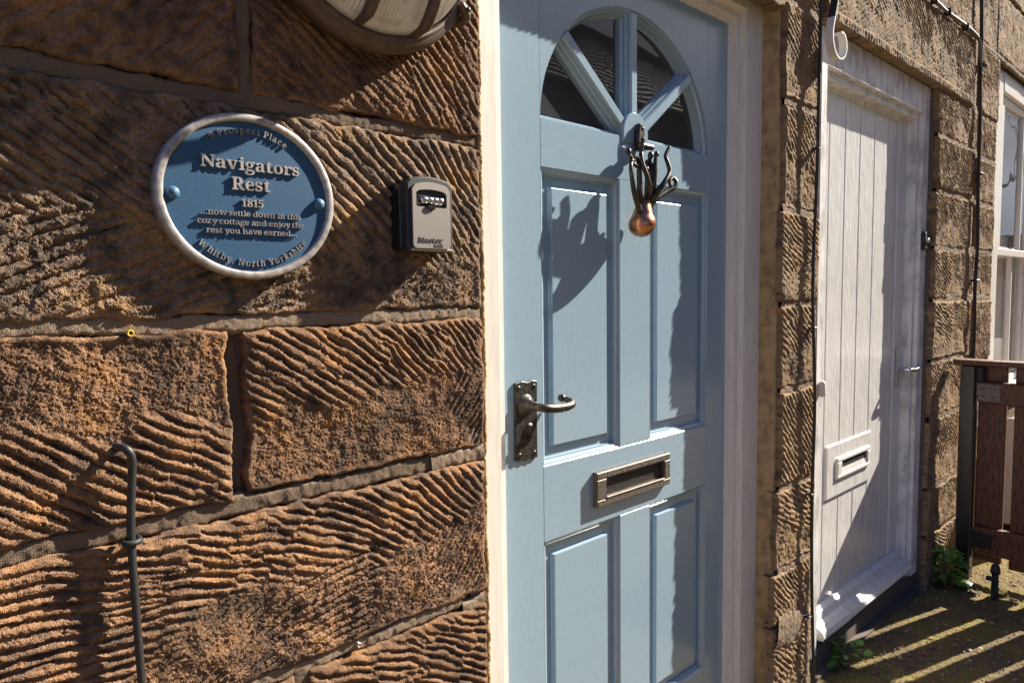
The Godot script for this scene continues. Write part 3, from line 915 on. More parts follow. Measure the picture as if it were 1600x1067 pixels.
	var arms := [
		[[-0.0100, -0.030, 0.004], [-0.0305, -0.010, 0.010], [-0.0558, 0.0166, 0.018], [-0.0716, 0.0451, 0.024], [-0.0739, 0.0729, 0.022], [-0.0647, 0.0853, 0.017]],
		[[-0.0119, -0.0044, 0.0], [-0.0288, 0.0377, 0.012], [-0.0368, 0.0667, 0.017], [-0.0355, 0.0834, 0.017], [-0.0348, 0.0952, 0.012], [-0.0419, 0.0952, 0.007], [-0.0506, 0.0838, 0.012], [-0.0459, 0.0775, 0.017]],
		[[-0.0400, 0.080, 0.012], [-0.0493, 0.0887, 0.012], [-0.0653, 0.0978, 0.014], [-0.0698, 0.1087, 0.012]],
		[[-0.0026, -0.0037, 0.0], [-0.0302, 0.0265, 0.012], [-0.0288, 0.0599, 0.012], [-0.023, 0.1025, 0.01], [-0.0174, 0.1431, 0.012]],
		[[0.0092, 0.0029, 0.0], [-0.0156, 0.026, 0.027], [-0.0271, 0.052, 0.032], [-0.0387, 0.0843, 0.027], [-0.0366, 0.1072, 0.022]],
		[[0.014, 0.0033, 0.0], [0.0095, 0.0357, 0.012], [0.0147, 0.0673, 0.012], [0.0177, 0.0909, 0.007], [0.0121, 0.0967, 0.002], [0.0006, 0.0862, 0.007], [-0.0014, 0.0768, 0.012]],
		[[0.0157, 0.0037, -0.003], [0.0189, 0.044, -0.003], [0.0231, 0.0817, -0.004], [0.0289, 0.1065, -0.003], [0.0309, 0.1146, -0.002]],
		[[0.0164, -0.0023, 0.0], [0.0191, 0.0309, 0.012], [0.0202, 0.0672, 0.017], [0.0221, 0.0928, 0.017], [0.0296, 0.1138, 0.015]],
		[[0.0164, -0.008, 0.0], [0.0221, 0.0271, 0.022], [0.0398, 0.0505, 0.03], [0.0637, 0.0761, 0.027], [0.0633, 0.0968, 0.022], [0.062, 0.1146, 0.017], [0.0763, 0.1351, 0.017]],
		[[0.0164, -0.0094, 0.0], [0.043, 0.0163, 0.007], [0.0756, 0.0344, 0.012], [0.0961, 0.0444, 0.017], [0.1048, 0.057, 0.017], [0.0997, 0.0674, 0.012], [0.0855, 0.0601, 0.012], [0.0838, 0.0479, 0.015]]]
	for k in arms.size():
		var pts := []
		var rr := []
		var a: Array = arms[k]
		for i in a.size():
			pts.append(root + Vector3(a[i][0], a[i][1], a[i][2]))
			rr.append(lerpf(0.0072 if k != 2 else 0.0046, 0.0041 if k != 2 else 0.0034, float(i) / (a.size() - 1)))
		part("tentacle", tube(pts, rr, 9, 5), M.iron, kn)
	for t in [[-0.0647, 0.0863, 0.017, 0.0060], [-0.0690, 0.1080, 0.012, 0.0068], [0.0309, 0.1146, -0.002, 0.0074], [0.0296, 0.1138, 0.015, 0.0064]]:
		var c := root + Vector3(t[0], t[1], t[2])
		part("tentacle_tip", tube([c - Vector3(0, 0.002, 0), c + Vector3(0, 0.003, 0)], [t[3], t[3] * 0.85], 9, 2), M.iron, kn)

func build_frame(called: String, label: String, x0: float, x1: float, i0: float, i1: float, ytop: float, yin: float, ybot: float, zf: float, zd: float, m: Material) -> Node3D:
	# jambs and a head with a stepped inner edge; i0, i1 are the sight lines
	var f := thing(called, label, "door frame", Vector3((x0 + x1) / 2, ybot, zf))
	var wl := i0 - x0
	var wr := x1 - i1
	# section: distance outward from the sight line, z
	var sec := [[-0.012, zd - 0.045], [-0.012, zd + 0.003], [0.0, zd + 0.006], [0.0, zf - 0.0205], [0.0015, zf - 0.019], [0.0225, zf - 0.019], [0.024, zf - 0.0175], [0.024, zf - 0.0055], [0.026, zf - 0.0035]]
	var secl := sec.duplicate()
	secl.append_array([[wl, zf - 0.004], [wl, zd - 0.045]])
	var secr := sec.duplicate()
	secr.append_array([[wr, zf - 0.004], [wr, zd - 0.045]])
	var wh := ytop - yin
	var sech := sec.duplicate()
	sech.append_array([[wh, zf - 0.004], [wh, zd - 0.045]])
	part("jamb", moulding(secl, Vector3(i0, ybot, 0), Vector3(i0, yin, 0), Vector3.LEFT, 0.0, 1.0), m, f)
	part("jamb", moulding(secr, Vector3(i1, ybot, 0), Vector3(i1, yin, 0), Vector3.RIGHT, 0.0, 1.0), m, f)
	part("head", moulding(sech, Vector3(i0, yin, 0), Vector3(i1, yin, 0), Vector3.UP, 1.0, 1.0), m, f)
	return f

# ---------------------------------------------------------------- the white door
func build_white_door() -> void:
	var z := -0.09
	var d := thing("white_door", "white planked back door with a small letter plate", "door", Vector3(2.615, -1.16, z))
	var cuts := [2.200, 2.339, 2.467, 2.595, 2.730, 2.862, 2.958, 3.058]
	for k in cuts.size() - 1:
		part("plank", box(Vector3(cuts[k] + 0.001, -1.16, z - 0.035), Vector3(cuts[k + 1] - 0.001, 0.70, z - (0.0 if k < 6 else -0.006)), 0.0045), M.door_white, d)
	part("letter_board", box(Vector3(2.352, -0.735, z - 0.004), Vector3(2.750, -0.545, z + 0.007), 0.004), M.door_white, d)
	# letter plate
	var lp := st_new()
	var x0 := 2.430
	var x1 := 2.722
	var y0 := -0.672
	var y1 := -0.598
	for r in [rect(x0, y1 - 0.014, x1, y1), rect(x0, y0, x1, y0 + 0.014), rect(x0, y0 + 0.0141, x0 + 0.034, y1 - 0.0141), rect(x1 - 0.026, y0 + 0.0141, x1, y1 - 0.0141)]:
		add_prism(lp, r, z + 0.006, z + 0.0155, 0.003)
	var l := part("letter_plate", done(lp), M.white, d, "cream painted letter plate")
	part("letter_slot", box(Vector3(x0 + 0.03, y0 + 0.012, z + 0.0072), Vector3(x1 - 0.02, y1 - 0.012, z + 0.0085), 0.0), M.black, l)
	var fl := st_new()
	q4(fl, Vector3(x0 + 0.034, y0 + 0.014, z + 0.0125), Vector3(x1 - 0.026, y0 + 0.014, z + 0.0125), Vector3(x1 - 0.026, y1 - 0.040, z + 0.009), Vector3(x0 + 0.034, y1 - 0.040, z + 0.009), Vector3(0, 1, 1))
	part("flap", done(fl), M.door_white, l)
	# handle
	var h := part("handle", box(Vector3(2.982, -0.405, z + 0.006), Vector3(3.006, -0.245, z + 0.016), 0.003), M.chrome, d, "narrow chrome lever handle")
	part("lever", tube([Vector3(2.994, -0.330, z + 0.014), Vector3(2.994, -0.330, z + 0.050), Vector3(3.000, -0.331, z + 0.062), Vector3(3.04, -0.333, z + 0.064), Vector3(3.085, -0.328, z + 0.062), Vector3(3.10, -0.326, z + 0.058)], [0.008, 0.008, 0.008, 0.0075, 0.007, 0.006], 10), M.chrome, h)
	# weatherboard at the foot, a shaped sloping board
	var sec := [[0.0, z], [0.045, z], [0.047, z + 0.012], [0.038, z + 0.026], [0.018, z + 0.036], [0.010, z + 0.050], [-0.002, z + 0.064], [-0.018, z + 0.070], [-0.028, z + 0.066], [-0.030, z + 0.05], [-0.03, z]]
	sec.reverse()
	part("weatherboard", moulding(sec, Vector3(2.212, -1.135, 0), Vector3(3.046, -1.135, 0), Vector3.UP), M.door_white, d)

func build_frames() -> void:
	build_frame("door_frame", "cream white moulded frame round the blue front door", 0.757, 1.836, 0.873, 1.722, 0.842, 0.7235, -1.28, -0.062, DZ, M.white)
	var f := build_frame("door_frame", "old white painted frame round the planked white door", 2.145, 3.146, 2.208, 3.050, 0.795, 0.660, -1.20, -0.030, -0.09, M.old_white)
	part("hinge_pin", tube([Vector3(2.165, -0.335, -0.024), Vector3(2.165, -0.300, -0.024)], [0.012, 0.010], 10, 2), M.white, f)
	part("threshold", box(Vector3(2.147, -1.29, -0.16), Vector3(3.144, -1.203, -0.05), 0.003), M.core, f)

# ---------------------------------------------------------------- plaque, key safe, lantern
func build_plaque() -> void:
	var c := Vector3(0.352, 0.126, 0.0)
	var p := thing("name_plaque", "oval blue cast plaque with silver rim and raised lettering", "plaque", c)
	var k := 0.0912
	var ry := 0.907
	var F := 0.017
	part("disc", lathe([[0.105, 0.002], [0.1062, 0.006], [0.1062, F - 0.001], [0.104, F], [0.0001, F]], c.x, c.y, 72, ry), M.plaque_blue, p)
	part("rim", lathe([[0.1135, 0.0035], [0.1155, 0.006], [0.1160, 0.017], [0.1148, 0.0205], [0.1125, 0.0220], [0.1075, 0.0220], [0.1052, 0.0205], [0.1043, 0.0165]], c.x, c.y, 96, ry), M.plaque_silver, p)
	part("lug", lathe([[0.05, -0.012], [0.05, 0.003], [0.0001, 0.0031]], c.x, c.y, 24, ry), M.black, p)
	var f := font(true, true)
	var lines := [["Navigators", 0.0022, 0.0328 + 0.0078, 0.127, 0.0152], ["Rest", 0.0003, 0.0078 + 0.0081, 0.0495, 0.0158], ["1815", 0.0010, -0.0127 + 0.0050, 0.0280, 0.0098], ["...now settle down in this", 0.0008, -0.0250 + 0.0034, 0.1290, 0.0068], ["cozy cottage and enjoy the", 0.0006, -0.0361 + 0.0034, 0.1368, 0.0068], ["rest you have earned...", 0.0008, -0.0474 + 0.0034, 0.1175, 0.0068]]
	for l in lines:
		part("lettering", letters(l[0], f if l[4] > 0.009 else font(false, true), c + Vector3(l[1], l[2], F + 0.0012), l[3], l[4], 0.0044), M.plaque_silver, p)
	part("lettering", arc_letters("9 Prospect Place", font(false, true), c + Vector3(0, 0, F + 0.0010), 0.0895, 0.0840, 124.0, 56.0, 0.0078, 0.004, false), M.plaque_silver, p)
	part("lettering", arc_letters("Whitby, North Yorkshire", font(false, true), c + Vector3(0, 0, F + 0.0010), 0.0915, 0.0845, 222.5, 321.0, 0.0080, 0.004, true), M.plaque_silver, p)
	for s in [[-0.0940, -0.002], [0.0942, -0.0015]]:
		part("screw_cap", lathe([[0.0078, F - 0.0005], [0.0078, F + 0.002], [0.0066, F + 0.0050], [0.0040, F + 0.0070], [0.0001, F + 0.0076]], c.x + s[0], c.y + s[1], 20), M.screw_blue, p)

func arched(x0: float, x1: float, y0: float, y1: float, rise: float, r: float) -> PackedVector2Array:
	var p := PackedVector2Array()
	for i in 5:
		var a := PI + PI / 2 * i / 4.0
		p.append(Vector2(x0 + r + r * cos(a), y0 + r + r * sin(a)))
	for i in 5:
		var a := -PI / 2 + PI / 2 * i / 4.0
		p.append(Vector2(x1 - r + r * cos(a), y0 + r + r * sin(a)))
	var n := 13
	for i in n:
		var t := float(i) / (n - 1)
		var e := absf(t - 0.5) * 2.0
		p.append(Vector2(lerpf(x1, x0, t) + (r * 0.35 if i == 0 else 0.0) * -0.0, y1 + rise * (1.0 - e * e) - (r * 0.8 if i == 0 or i == n - 1 else 0.0)))
	return p

func build_key_safe() -> void:
	var x0 := 0.5755
	var x1 := 0.6615
	var y0 := 0.0635
	var y1 := 0.1695
	var k := thing("key_safe", "small black and silver key safe with number dials", "key safe", Vector3(0.618, y0, 0.0))
	part("case", prism(arched(x0, x1, y0, y1, 0.0070, 0.006), -0.006, 0.0400, 0.003), M.black, k)
	part("case_side", prism(arched(x0 - 0.0016, x1 + 0.0016, y0 + 0.002, y1 - 0.001, 0.007, 0.006), -0.008, 0.0235, 0.002), M.black_gloss, k)
	# front plate with the dial window cut through
	var o := arched(x0 + 0.0080, x1 - 0.0085, y0 + 0.0045, y1 - 0.0085, 0.0062, 0.0065)
	var wx0 := x0 + 0.0145
	var wx1 := x1 - 0.0150
	var wy0 := y1 - 0.0395
	var wy1 := y1 - 0.0165
	var st := st_new()
	var zf := 0.0438
	# plate as four pieces round the window
	var pl := PackedVector2Array()
	for v in o:
		pl.append(v)
	var win := arched(wx0, wx1, wy0, wy1, 0.0035, 0.003)
	var holes: Array = Geometry2D.clip_polygons(pl, rect(0.618 - 0.00002, wy0 + 0.001, 0.618 + 0.00002, 9.0))
	var cut: Array = Geometry2D.clip_polygons(holes[0], win)
	for c in cut:
		if c.size() > 3:
			var cc: PackedVector2Array = c
			if Geometry2D.is_polygon_clockwise(cc):
				cc.reverse()
			add_prism(st, cc, 0.0385, zf, 0.0)
	var fp := part("front_plate", done(st), M.steel, k)
	part("chin", prism(PackedVector2Array([Vector2(x0 + 0.006, y0 + 0.0008), Vector2(x1 - 0.004, y0 + 0.0008), Vector2(x1 - 0.004, y0 + 0.0045), Vector2(x0 + 0.006, y0 + 0.0045)]), 0.022, 0.0425, 0.001), M.steel, k)
	part("window_back", prism(win, 0.0390, 0.0402, 0.0), M.black, fp)
	for i in 4:
		var cx := lerpf(wx0 + 0.017, wx1 - 0.010, i / 3.0)
		var w := part("dial", tube([Vector3(cx - 0.0024, (wy0 + wy1) / 2 - 0.001, 0.0385), Vector3(cx + 0.0024, (wy0 + wy1) / 2 - 0.001, 0.0385)], [0.0068, 0.0068], 14, 2), M.chrome, k)
		part("dial_band", box(Vector3(cx - 0.0026, (wy0 + wy1) / 2 - 0.0032, 0.0440), Vector3(cx + 0.0026, (wy0 + wy1) / 2 - 0.0016, 0.0458), 0.0003), M.black, w)
	part("reset_switch", box(Vector3(wx0 + 0.002, wy0 + 0.004, 0.0395), Vector3(wx0 + 0.0085, wy1 - 0.005, 0.0425), 0.001), M.black_gloss, k)
	part("latch", prism(PackedVector2Array([Vector2(0.609, wy0 - 0.003), Vector2(0.616, wy0 - 0.0055), Vector2(0.623, wy0 - 0.003), Vector2(0.624, wy0 + 0.002), Vector2(0.608, wy0 + 0.002)]), 0.040, 0.0468, 0.001), M.black_gloss, k)
	part("lettering", letters("Master", font(true, true), Vector3(0.6145, y0 + 0.0168, zf + 0.0002), 0.046, 0.0078, 0.0010, 0.18), M.black, fp)
	part("lettering", letters("Lock", font(true, false), Vector3(0.6300, y0 + 0.0092, zf + 0.0002), 0.0165, 0.0046, 0.0010, 0.18), M.black, fp)

func build_lantern() -> void:
	var c := Vector3(0.530, 0.526, 0.0)
	var l := thing("wall_lantern", "round brown bulkhead lamp with ribbed glass behind curved bars", "lamp", c)
	part("base", lathe([[0.168, -0.01], [0.172, 0.016], [0.180, 0.020], [0.182, 0.030], [0.180, 0.040], [0.176, 0.046], [0.168, 0.050], [0.163, 0.050], [0.160, 0.044], [0.10, 0.040], [0.0001, 0.040]], c.x, c.y, 96), M.lamp_metal, l)
	part("reflector", lathe([[0.157, 0.041], [0.150, 0.0425], [0.0001, 0.0426]], c.x, c.y, 48), M.paper, l)
	# ribbed glass bowl: ribs run up the bowl as upright flutes
	var n := 72
	var P := PackedVector3Array()
	var rows := 120
	for j in rows:
		var v := lerpf(-1.0, 1.0, float(j) / (rows - 1))
		for i in n * 4 + 1:
			var u := lerpf(-1.0, 1.0, float(i) / (n * 4))
			# square to disc
			var x := u * sqrt(maxf(0.0, 1.0 - v * v / 2.0))
			var y := v * sqrt(maxf(0.0, 1.0 - u * u / 2.0))
			var r2 := minf(1.0, x * x + y * y)
			var z := 0.043 + 0.086 * pow(1.0 - r2, 0.5)
			z += 0.0017 * sin(x * 0.159 / 0.0060 * TAU) * smoothstep(1.0, 0.9, r2)
			P.append(Vector3(c.x + x * 0.159, c.y + y * 0.159, z))
	part("glass", sheet(P, n * 4 + 1, rows), M.lamp_glass, l)
	# cage: two upright bars and a cross bar bowed over the glass
	for bx in [-0.038, 0.054]:
		part("bar", bar_over(c, bx, false), M.lamp_metal, l)
	part("bar", bar_over(c, 0.0, true), M.lamp_metal, l)
	part("front_ring", lathe([[0.160, 0.049], [0.163, 0.054], [0.169, 0.053], [0.171, 0.046]], c.x, c.y, 96), M.lamp_metal, l)
	# clasp at the right and hinge at the left
	for a in [-32.0, 212.0]:
		var dir := Vector3(cos(deg_to_rad(a)), sin(deg_to_rad(a)), 0)
		var p := c + dir * 0.178
		var cl := part("clasp", tube([p + Vector3(0, 0, 0.012) + dir * 0.004, p + Vector3(0, 0, 0.030) + dir * 0.012, p + Vector3(0, 0, 0.050) + dir * 0.006, p + Vector3(0, 0, 0.058) - dir * 0.012], [0.006, 0.008, 0.008, 0.006], 9), M.lamp_metal, l)
		part("clasp_screw", lathe([[0.005, 0.050], [0.004, 0.064], [0.0001, 0.065]], p.x, p.y, 10), M.iron, cl)

func bar_over(c: Vector3, off: float, cross: bool) -> ArrayMesh:
	var reach := sqrt(0.166 * 0.166 - off * off)
	var n := 40
	var w := 0.0066
	var P := PackedVector3Array()
	var sec := [[-w, 0.0], [-w, 0.011], [-w * 0.6, 0.014], [w * 0.6, 0.014], [w, 0.011], [w, 0.0], [-w, 0.0]]
	for s in sec:
		for i in n + 1:
			var t := lerpf(-1.0, 1.0, float(i) / n)
			var z := 0.044 + 0.091 * pow(maxf(0.0, 1.0 - t * t), 0.42) * sqrt(1.0 - pow(off / 0.166, 2.0))
			var along := t * reach
			var nrm := Vector2(0, 1) if absf(t) > 0.98 else Vector2(t * 0.5, 1).normalized()
			var p := Vector3(off + s[0], along + nrm.x * s[1], z + nrm.y * s[1])
			if cross:
				p = Vector3(along + nrm.x * s[1], off - s[0], z + nrm.y * s[1])
			P.append(c + p)
	var st := st_new()
	var m := n + 1
	for k in sec.size() - 1:
		for i in n:
			var a := P[k * m + i]
			var b := P[k * m + i + 1]
			var d := P[(k + 1) * m + i + 1]
			var e := P[(k + 1) * m + i]
			var mid := (P[i] + P[5 * m + i]) / 2.0 + (Vector3(0, 0, 0.005))
			q4(st, a, b, d, e, (a + d) / 2.0 - mid)
	return done(st)

# ---------------------------------------------------------------- cables and small fittings
func build_cables() -> void:
	var c := thing("power_cable", "thick black cable bending out of a hole in the stone", "cable", Vector3(0.196, -0.70, 0.006))
	part("sheath", tube([Vector3(0.186, -0.181, -0.02), Vector3(0.188, -0.176, 0.004), Vector3(0.194, -0.176, 0.015), Vector3(0.199, -0.186, 0.017), Vector3(0.1995, -0.205, 0.014), Vector3(0.197, -0.245, 0.012), Vector3(0.1955, -0.288, 0.011), Vector3(0.1955, -0.34, 0.013), Vector3(0.1965, -0.42, 0.015), Vector3(0.1985, -0.50, 0.014), Vector3(0.200, -0.60, 0.014), Vector3(0.200, -0.72, 0.012), Vector3(0.199, -0.90, 0.012)], [0.0047, 0.0047, 0.0047, 0.0047, 0.0047, 0.0047, 0.0047, 0.0047, 0.0047, 0.0047, 0.0047, 0.0047, 0.0047], 14, 6), M.cable, c)
	var k := part("clip", tube([Vector3(0.186, -0.288, 0.004), Vector3(0.188, -0.288, 0.016), Vector3(0.1955, -0.288, 0.0195), Vector3(0.2035, -0.288, 0.015), Vector3(0.205, -0.288, 0.002)], [0.0034, 0.0038, 0.0038, 0.0038, 0.0034], 8, 4), M.black, c)
	part("nail", tube([Vector3(0.1855, -0.289, 0.0), Vector3(0.1855, -0.289, 0.013)], [0.0030, 0.0036], 8, 2), M.brass, k)
	part("hole", lathe([[0.011, -0.004], [0.009, 0.0008], [0.0065, -0.001]], 0.1865, -0.179, 16), M.black, c)
	var d := thing("wall_cable", "thin black cable running down beside the white door", "cable", Vector3(2.06, -1.2, 0.01))
	var pts := []
	var rad := []
	for i in 30:
		var t := i / 29.0
		pts.append(Vector3(2.014 + 0.008 * cos(t * 7.0) + 0.004 * sin(t * 9.0) + 0.003 * sin(t * 31.0) + (0.022 * smoothstep(0.86, 1.0, t)), lerpf(1.5, -1.25, t), 0.016 + 0.003 * sin(t * 21.0)))
		rad.append(0.0048)
	part("sheath", tube(pts, rad, 10, 3), M.cable, d)
	for y in [0.95, 0.40, -0.12, -0.62, -1.0]:
		part("clip", box(Vector3(2.004, y, 0.0), Vector3(2.024, y + 0.006, 0.020), 0.002), M.black, d)
	var e := thing("wall_cable", "black cable running down the stones beside the window", "cable", Vector3(3.70, -0.9, 0.01))
	var p2 := [Vector3(3.60, 1.60, 0.016), Vector3(3.612, 1.25, 0.017), Vector3(3.625, 1.06, 0.018), Vector3(3.64, 0.90, 0.015), Vector3(3.652, 0.70, 0.017), Vector3(3.664, 0.45, 0.015), Vector3(3.672, 0.20, 0.019), Vector3(3.668, 0.0, 0.016), Vector3(3.674, -0.20, 0.018), Vector3(3.676, -0.45, 0.015), Vector3(3.680, -0.80, 0.015), Vector3(3.684, -1.22, 0.015)]
	var r2 := []
	for i in p2.size():
		r2.append(0.0075)
	part("sheath", tube(p2, r2, 10, 4), M.cable, e)
	for y in [0.98, 0.50, 0.02, -0.42]:
		part("clip", box(Vector3(3.640, y, 0.0), Vector3(3.700, y + 0.01, 0.030), 0.003), M.black, e)
	var g := thing("wall_cable", "pale edged cable slanting along the joint over the white lintel", "cable", Vector3(2.95, 1.08, 0.01))
	part("sheath", tube([Vector3(2.2, 1.088, 0.013), Vector3(2.7, 1.080, 0.012), Vector3(2.95, 1.082, 0.016), Vector3(3.15, 1.080, 0.014), Vector3(3.42, 1.089, 0.015), Vector3(3.55, 1.084, 0.016), Vector3(3.595, 1.07, 0.017), Vector3(3.622, 1.03, 0.018), Vector3(3.634, 0.96, 0.017)], [0.0062, 0.0062, 0.0062, 0.0062, 0.0062, 0.0062, 0.0062, 0.0062, 0.0062], 9, 5), M.grey_iron, g)
	for x in [2.99, 3.16, 3.40]:
		part("clip", box(Vector3(x, 1.068, 0.0), Vector3(x + 0.010, 1.098, 0.026), 0.003), M.black, g)
	# scrolled bracket: a flat iron strap, black above and painted white below
	var b := thing("scroll_bracket", "iron strap bracket ending in a white painted scroll", "bracket", Vector3(2.12, 0.67, 0.02))
	var up := [Vector2(2.044, 1.30), Vector2(2.058, 1.10), Vector2(2.072, 0.93), Vector2(2.074, 0.86), Vector2(2.066, 0.815), Vector2(2.052, 0.775)]
	var low := [Vector2(2.0520, 0.7755), Vector2(2.040, 0.735), Vector2(2.044, 0.700), Vector2(2.064, 0.674), Vector2(2.094, 0.666), Vector2(2.124, 0.680), Vector2(2.136, 0.708), Vector2(2.126, 0.735), Vector2(2.104, 0.744), Vector2(2.098, 0.738)]
	part("strap", strap(up, 0.020, 0.042, 0.0026), M.black, b)
	part("scroll", strap(low, 0.020, 0.042, 0.0026), M.old_white, b, "white painted scrolled end")
	var s := thing("bell_push", "small black bell push on the white door frame", "bell push", Vector3(3.108, 0.16, -0.03))
	part("plate", prism(arched(3.082, 3.134, 0.148, 0.218, 0.004, 0.012), -0.036, -0.018, 0.004), M.black, s)
	part("button", lathe([[0.0105, -0.019], [0.0100, -0.013], [0.006, -0.011], [0.0001, -0.0105]], 3.108, 0.184, 18), M.steel, s)
	# wall plugs left in the joints
	var y := thing("wall_plug", "yellow plastic wall plug in the joint under the plaque", "wall plug", Vector3(0.2085, -0.0425, 0.0))
	part("collar", lathe([[0.0038, -0.02], [0.0040, 0.0024], [0.0034, 0.0036], [0.0022, 0.0028], [0.0018, -0.01]], 0.2085, -0.0425, 18), M.yellow, y)
	var v := thing("wall_plug", "pinkish white wall plug in the lowest sloping joint", "wall plug", Vector3(0.4965, -0.530, 0.0))
	part("collar", lathe([[0.0034, -0.02], [0.0036, 0.0020], [0.0030, 0.0032], [0.0018, 0.0024], [0.0016, -0.01]], 0.4965, -0.530, 18), M.plug_white, v)

func strap(pts: Array, z0: float, z1: float, half: float) -> ArrayMesh:
	var path := []
	var n := pts.size()
	for i in n - 1:
		var p0: Vector2 = pts[maxi(i - 1, 0)]
		var p1: Vector2 = pts[i]
		var p2: Vector2 = pts[i + 1]
		var p3: Vector2 = pts[mini(i + 2, n - 1)]
		for k in 6:
			path.append(p1.cubic_interpolate(p2, p0, p3, k / 6.0))
	path.append(pts[n - 1])
	var l := PackedVector2Array()
	var r := PackedVector2Array()
	for i in path.size():
		var d: Vector2 = (path[mini(i + 1, path.size() - 1)] - path[maxi(i - 1, 0)]).normalized()
		var nn := Vector2(-d.y, d.x) * half
		l.append(path[i] + nn)
		r.append(path[i] - nn)
	var st := st_new()
	for i in path.size() - 1:
		var nl := Vector3(l[i].x - r[i].x, l[i].y - r[i].y, 0)
		var a := Vector3(l[i].x, l[i].y, 0)
		var b := Vector3(l[i + 1].x, l[i + 1].y, 0)
		var c := Vector3(r[i].x, r[i].y, 0)
		var d := Vector3(r[i + 1].x, r[i + 1].y, 0)
		var A := Vector3(0, 0, z0)
		var B := Vector3(0, 0, z1)
		q4(st, a + A, b + A, b + B, a + B, nl)
		q4(st, c + A, d + A, d + B, c + B, -nl)
		q4(st, a + B, b + B, d + B, c + B, Vector3.BACK)
		q4(st, a + A, b + A, d + A, c + A, Vector3.FORWARD)
	for e in [0, path.size() - 1]:
		var o: Vector2 = path[0] - path[1] if e == 0 else path[-1] - path[-2]
		q4(st, Vector3(l[e].x, l[e].y, z0), Vector3(r[e].x, r[e].y, z0), Vector3(r[e].x, r[e].y, z1), Vector3(l[e].x, l[e].y, z1), Vector3(o.x, o.y, 0))
	return done(st)

# ---------------------------------------------------------------- window, gate
func build_window() -> void:
	var w := thing("sash_window", "white painted sash window reflecting sky and branches", "window", Vector3(4.49, -0.55, -0.05))
	var x0 := 4.037
	var x1 := 5.245
	part("frame", box(Vector3(x0, -0.56, -0.13), Vector3(x0 + 0.215, 1.085, -0.030), 0.004), M.white, w)
	part("frame", box(Vector3(x1 - 0.115, -0.56, -0.13), Vector3(x1, 1.085, -0.025), 0.004), M.white, w)
	part("frame", box(Vector3(x0 + 0.2155, 0.985, -0.13), Vector3(x1 - 0.1155, 1.085, -0.027), 0.004), M.white, w)
	part("sill", box(Vector3(x0 - 0.03, -0.61, -0.13), Vector3(x1 + 0.03, -0.561, 0.03), 0.006), M.white, w)
	var sx0 := x0 + 0.217
	var sx1 := x1 - 0.117
	var mid := 4.78
	# upper sash, glazing bar, lower sash set behind
	for s in [[0.160, 0.984, -0.075, -0.048], [-0.560, 0.215, -0.108, -0.080]]:
		var sash := part("sash", box(Vector3(sx0, s[0], s[2]), Vector3(sx1, s[0] + 0.040, s[3]), 0.004), M.white, w)
		part("stile", box(Vector3(sx0, s[0] + 0.0405, s[2]), Vector3(sx0 + 0.120, s[1] - 0.0405, s[3]), 0.004), M.white, sash)
		part("stile", box(Vector3(sx1 - 0.045, s[0] + 0.0405, s[2]), Vector3(sx1, s[1] - 0.0405, s[3]), 0.004), M.white, sash)
		part("rail", box(Vector3(sx0, s[1] - 0.040, s[2]), Vector3(sx1, s[1], s[3]), 0.004), M.white, sash)
		part("glazing_bar", box(Vector3(mid + 0.02, s[0] + 0.041, s[2] + 0.002), Vector3(mid + 0.045, s[1] - 0.041, s[3] - 0.001), 0.004), M.white, sash)
		for p in [[sx0 + 0.121, mid + 0.0195], [mid + 0.0455, sx1 - 0.046]]:
			var st := st_new()
			var z: float = s[2] + 0.012
			q4(st, Vector3(p[0], s[0] + 0.04, z), Vector3(p[1], s[0] + 0.04, z), Vector3(p[1], s[1] - 0.04, z), Vector3(p[0], s[1] - 0.04, z), Vector3.BACK)
			part("pane", done(st), M.glass, sash)
	var cur := thing("curtain", "cream pleated curtain hanging inside the sash window", "curtain", Vector3(4.5, -0.5, -0.2))
	var P := PackedVector3Array()
	for j in 2:
		for i in 121:
			var t := i / 120.0
			P.append(Vector3(lerpf(4.06, 5.22, t), lerpf(-0.55, 0.30, j), -0.20 + 0.018 * sin(t * 60.0) + 0.008 * sin(t * 23.0)))
	part("cloth", sheet(P, 121, 2), M.curtain, cur)

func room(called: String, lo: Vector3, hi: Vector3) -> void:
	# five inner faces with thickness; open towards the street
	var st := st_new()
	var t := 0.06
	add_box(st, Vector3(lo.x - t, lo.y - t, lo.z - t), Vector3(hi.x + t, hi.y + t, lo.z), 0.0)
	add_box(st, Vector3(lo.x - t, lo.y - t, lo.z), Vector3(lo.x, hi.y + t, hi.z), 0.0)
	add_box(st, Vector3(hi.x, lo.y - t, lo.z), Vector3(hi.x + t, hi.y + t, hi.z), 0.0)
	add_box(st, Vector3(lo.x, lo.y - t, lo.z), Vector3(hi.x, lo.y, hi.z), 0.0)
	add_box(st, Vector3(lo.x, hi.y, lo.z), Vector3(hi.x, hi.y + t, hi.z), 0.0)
	structure(called, done(st), M.room)

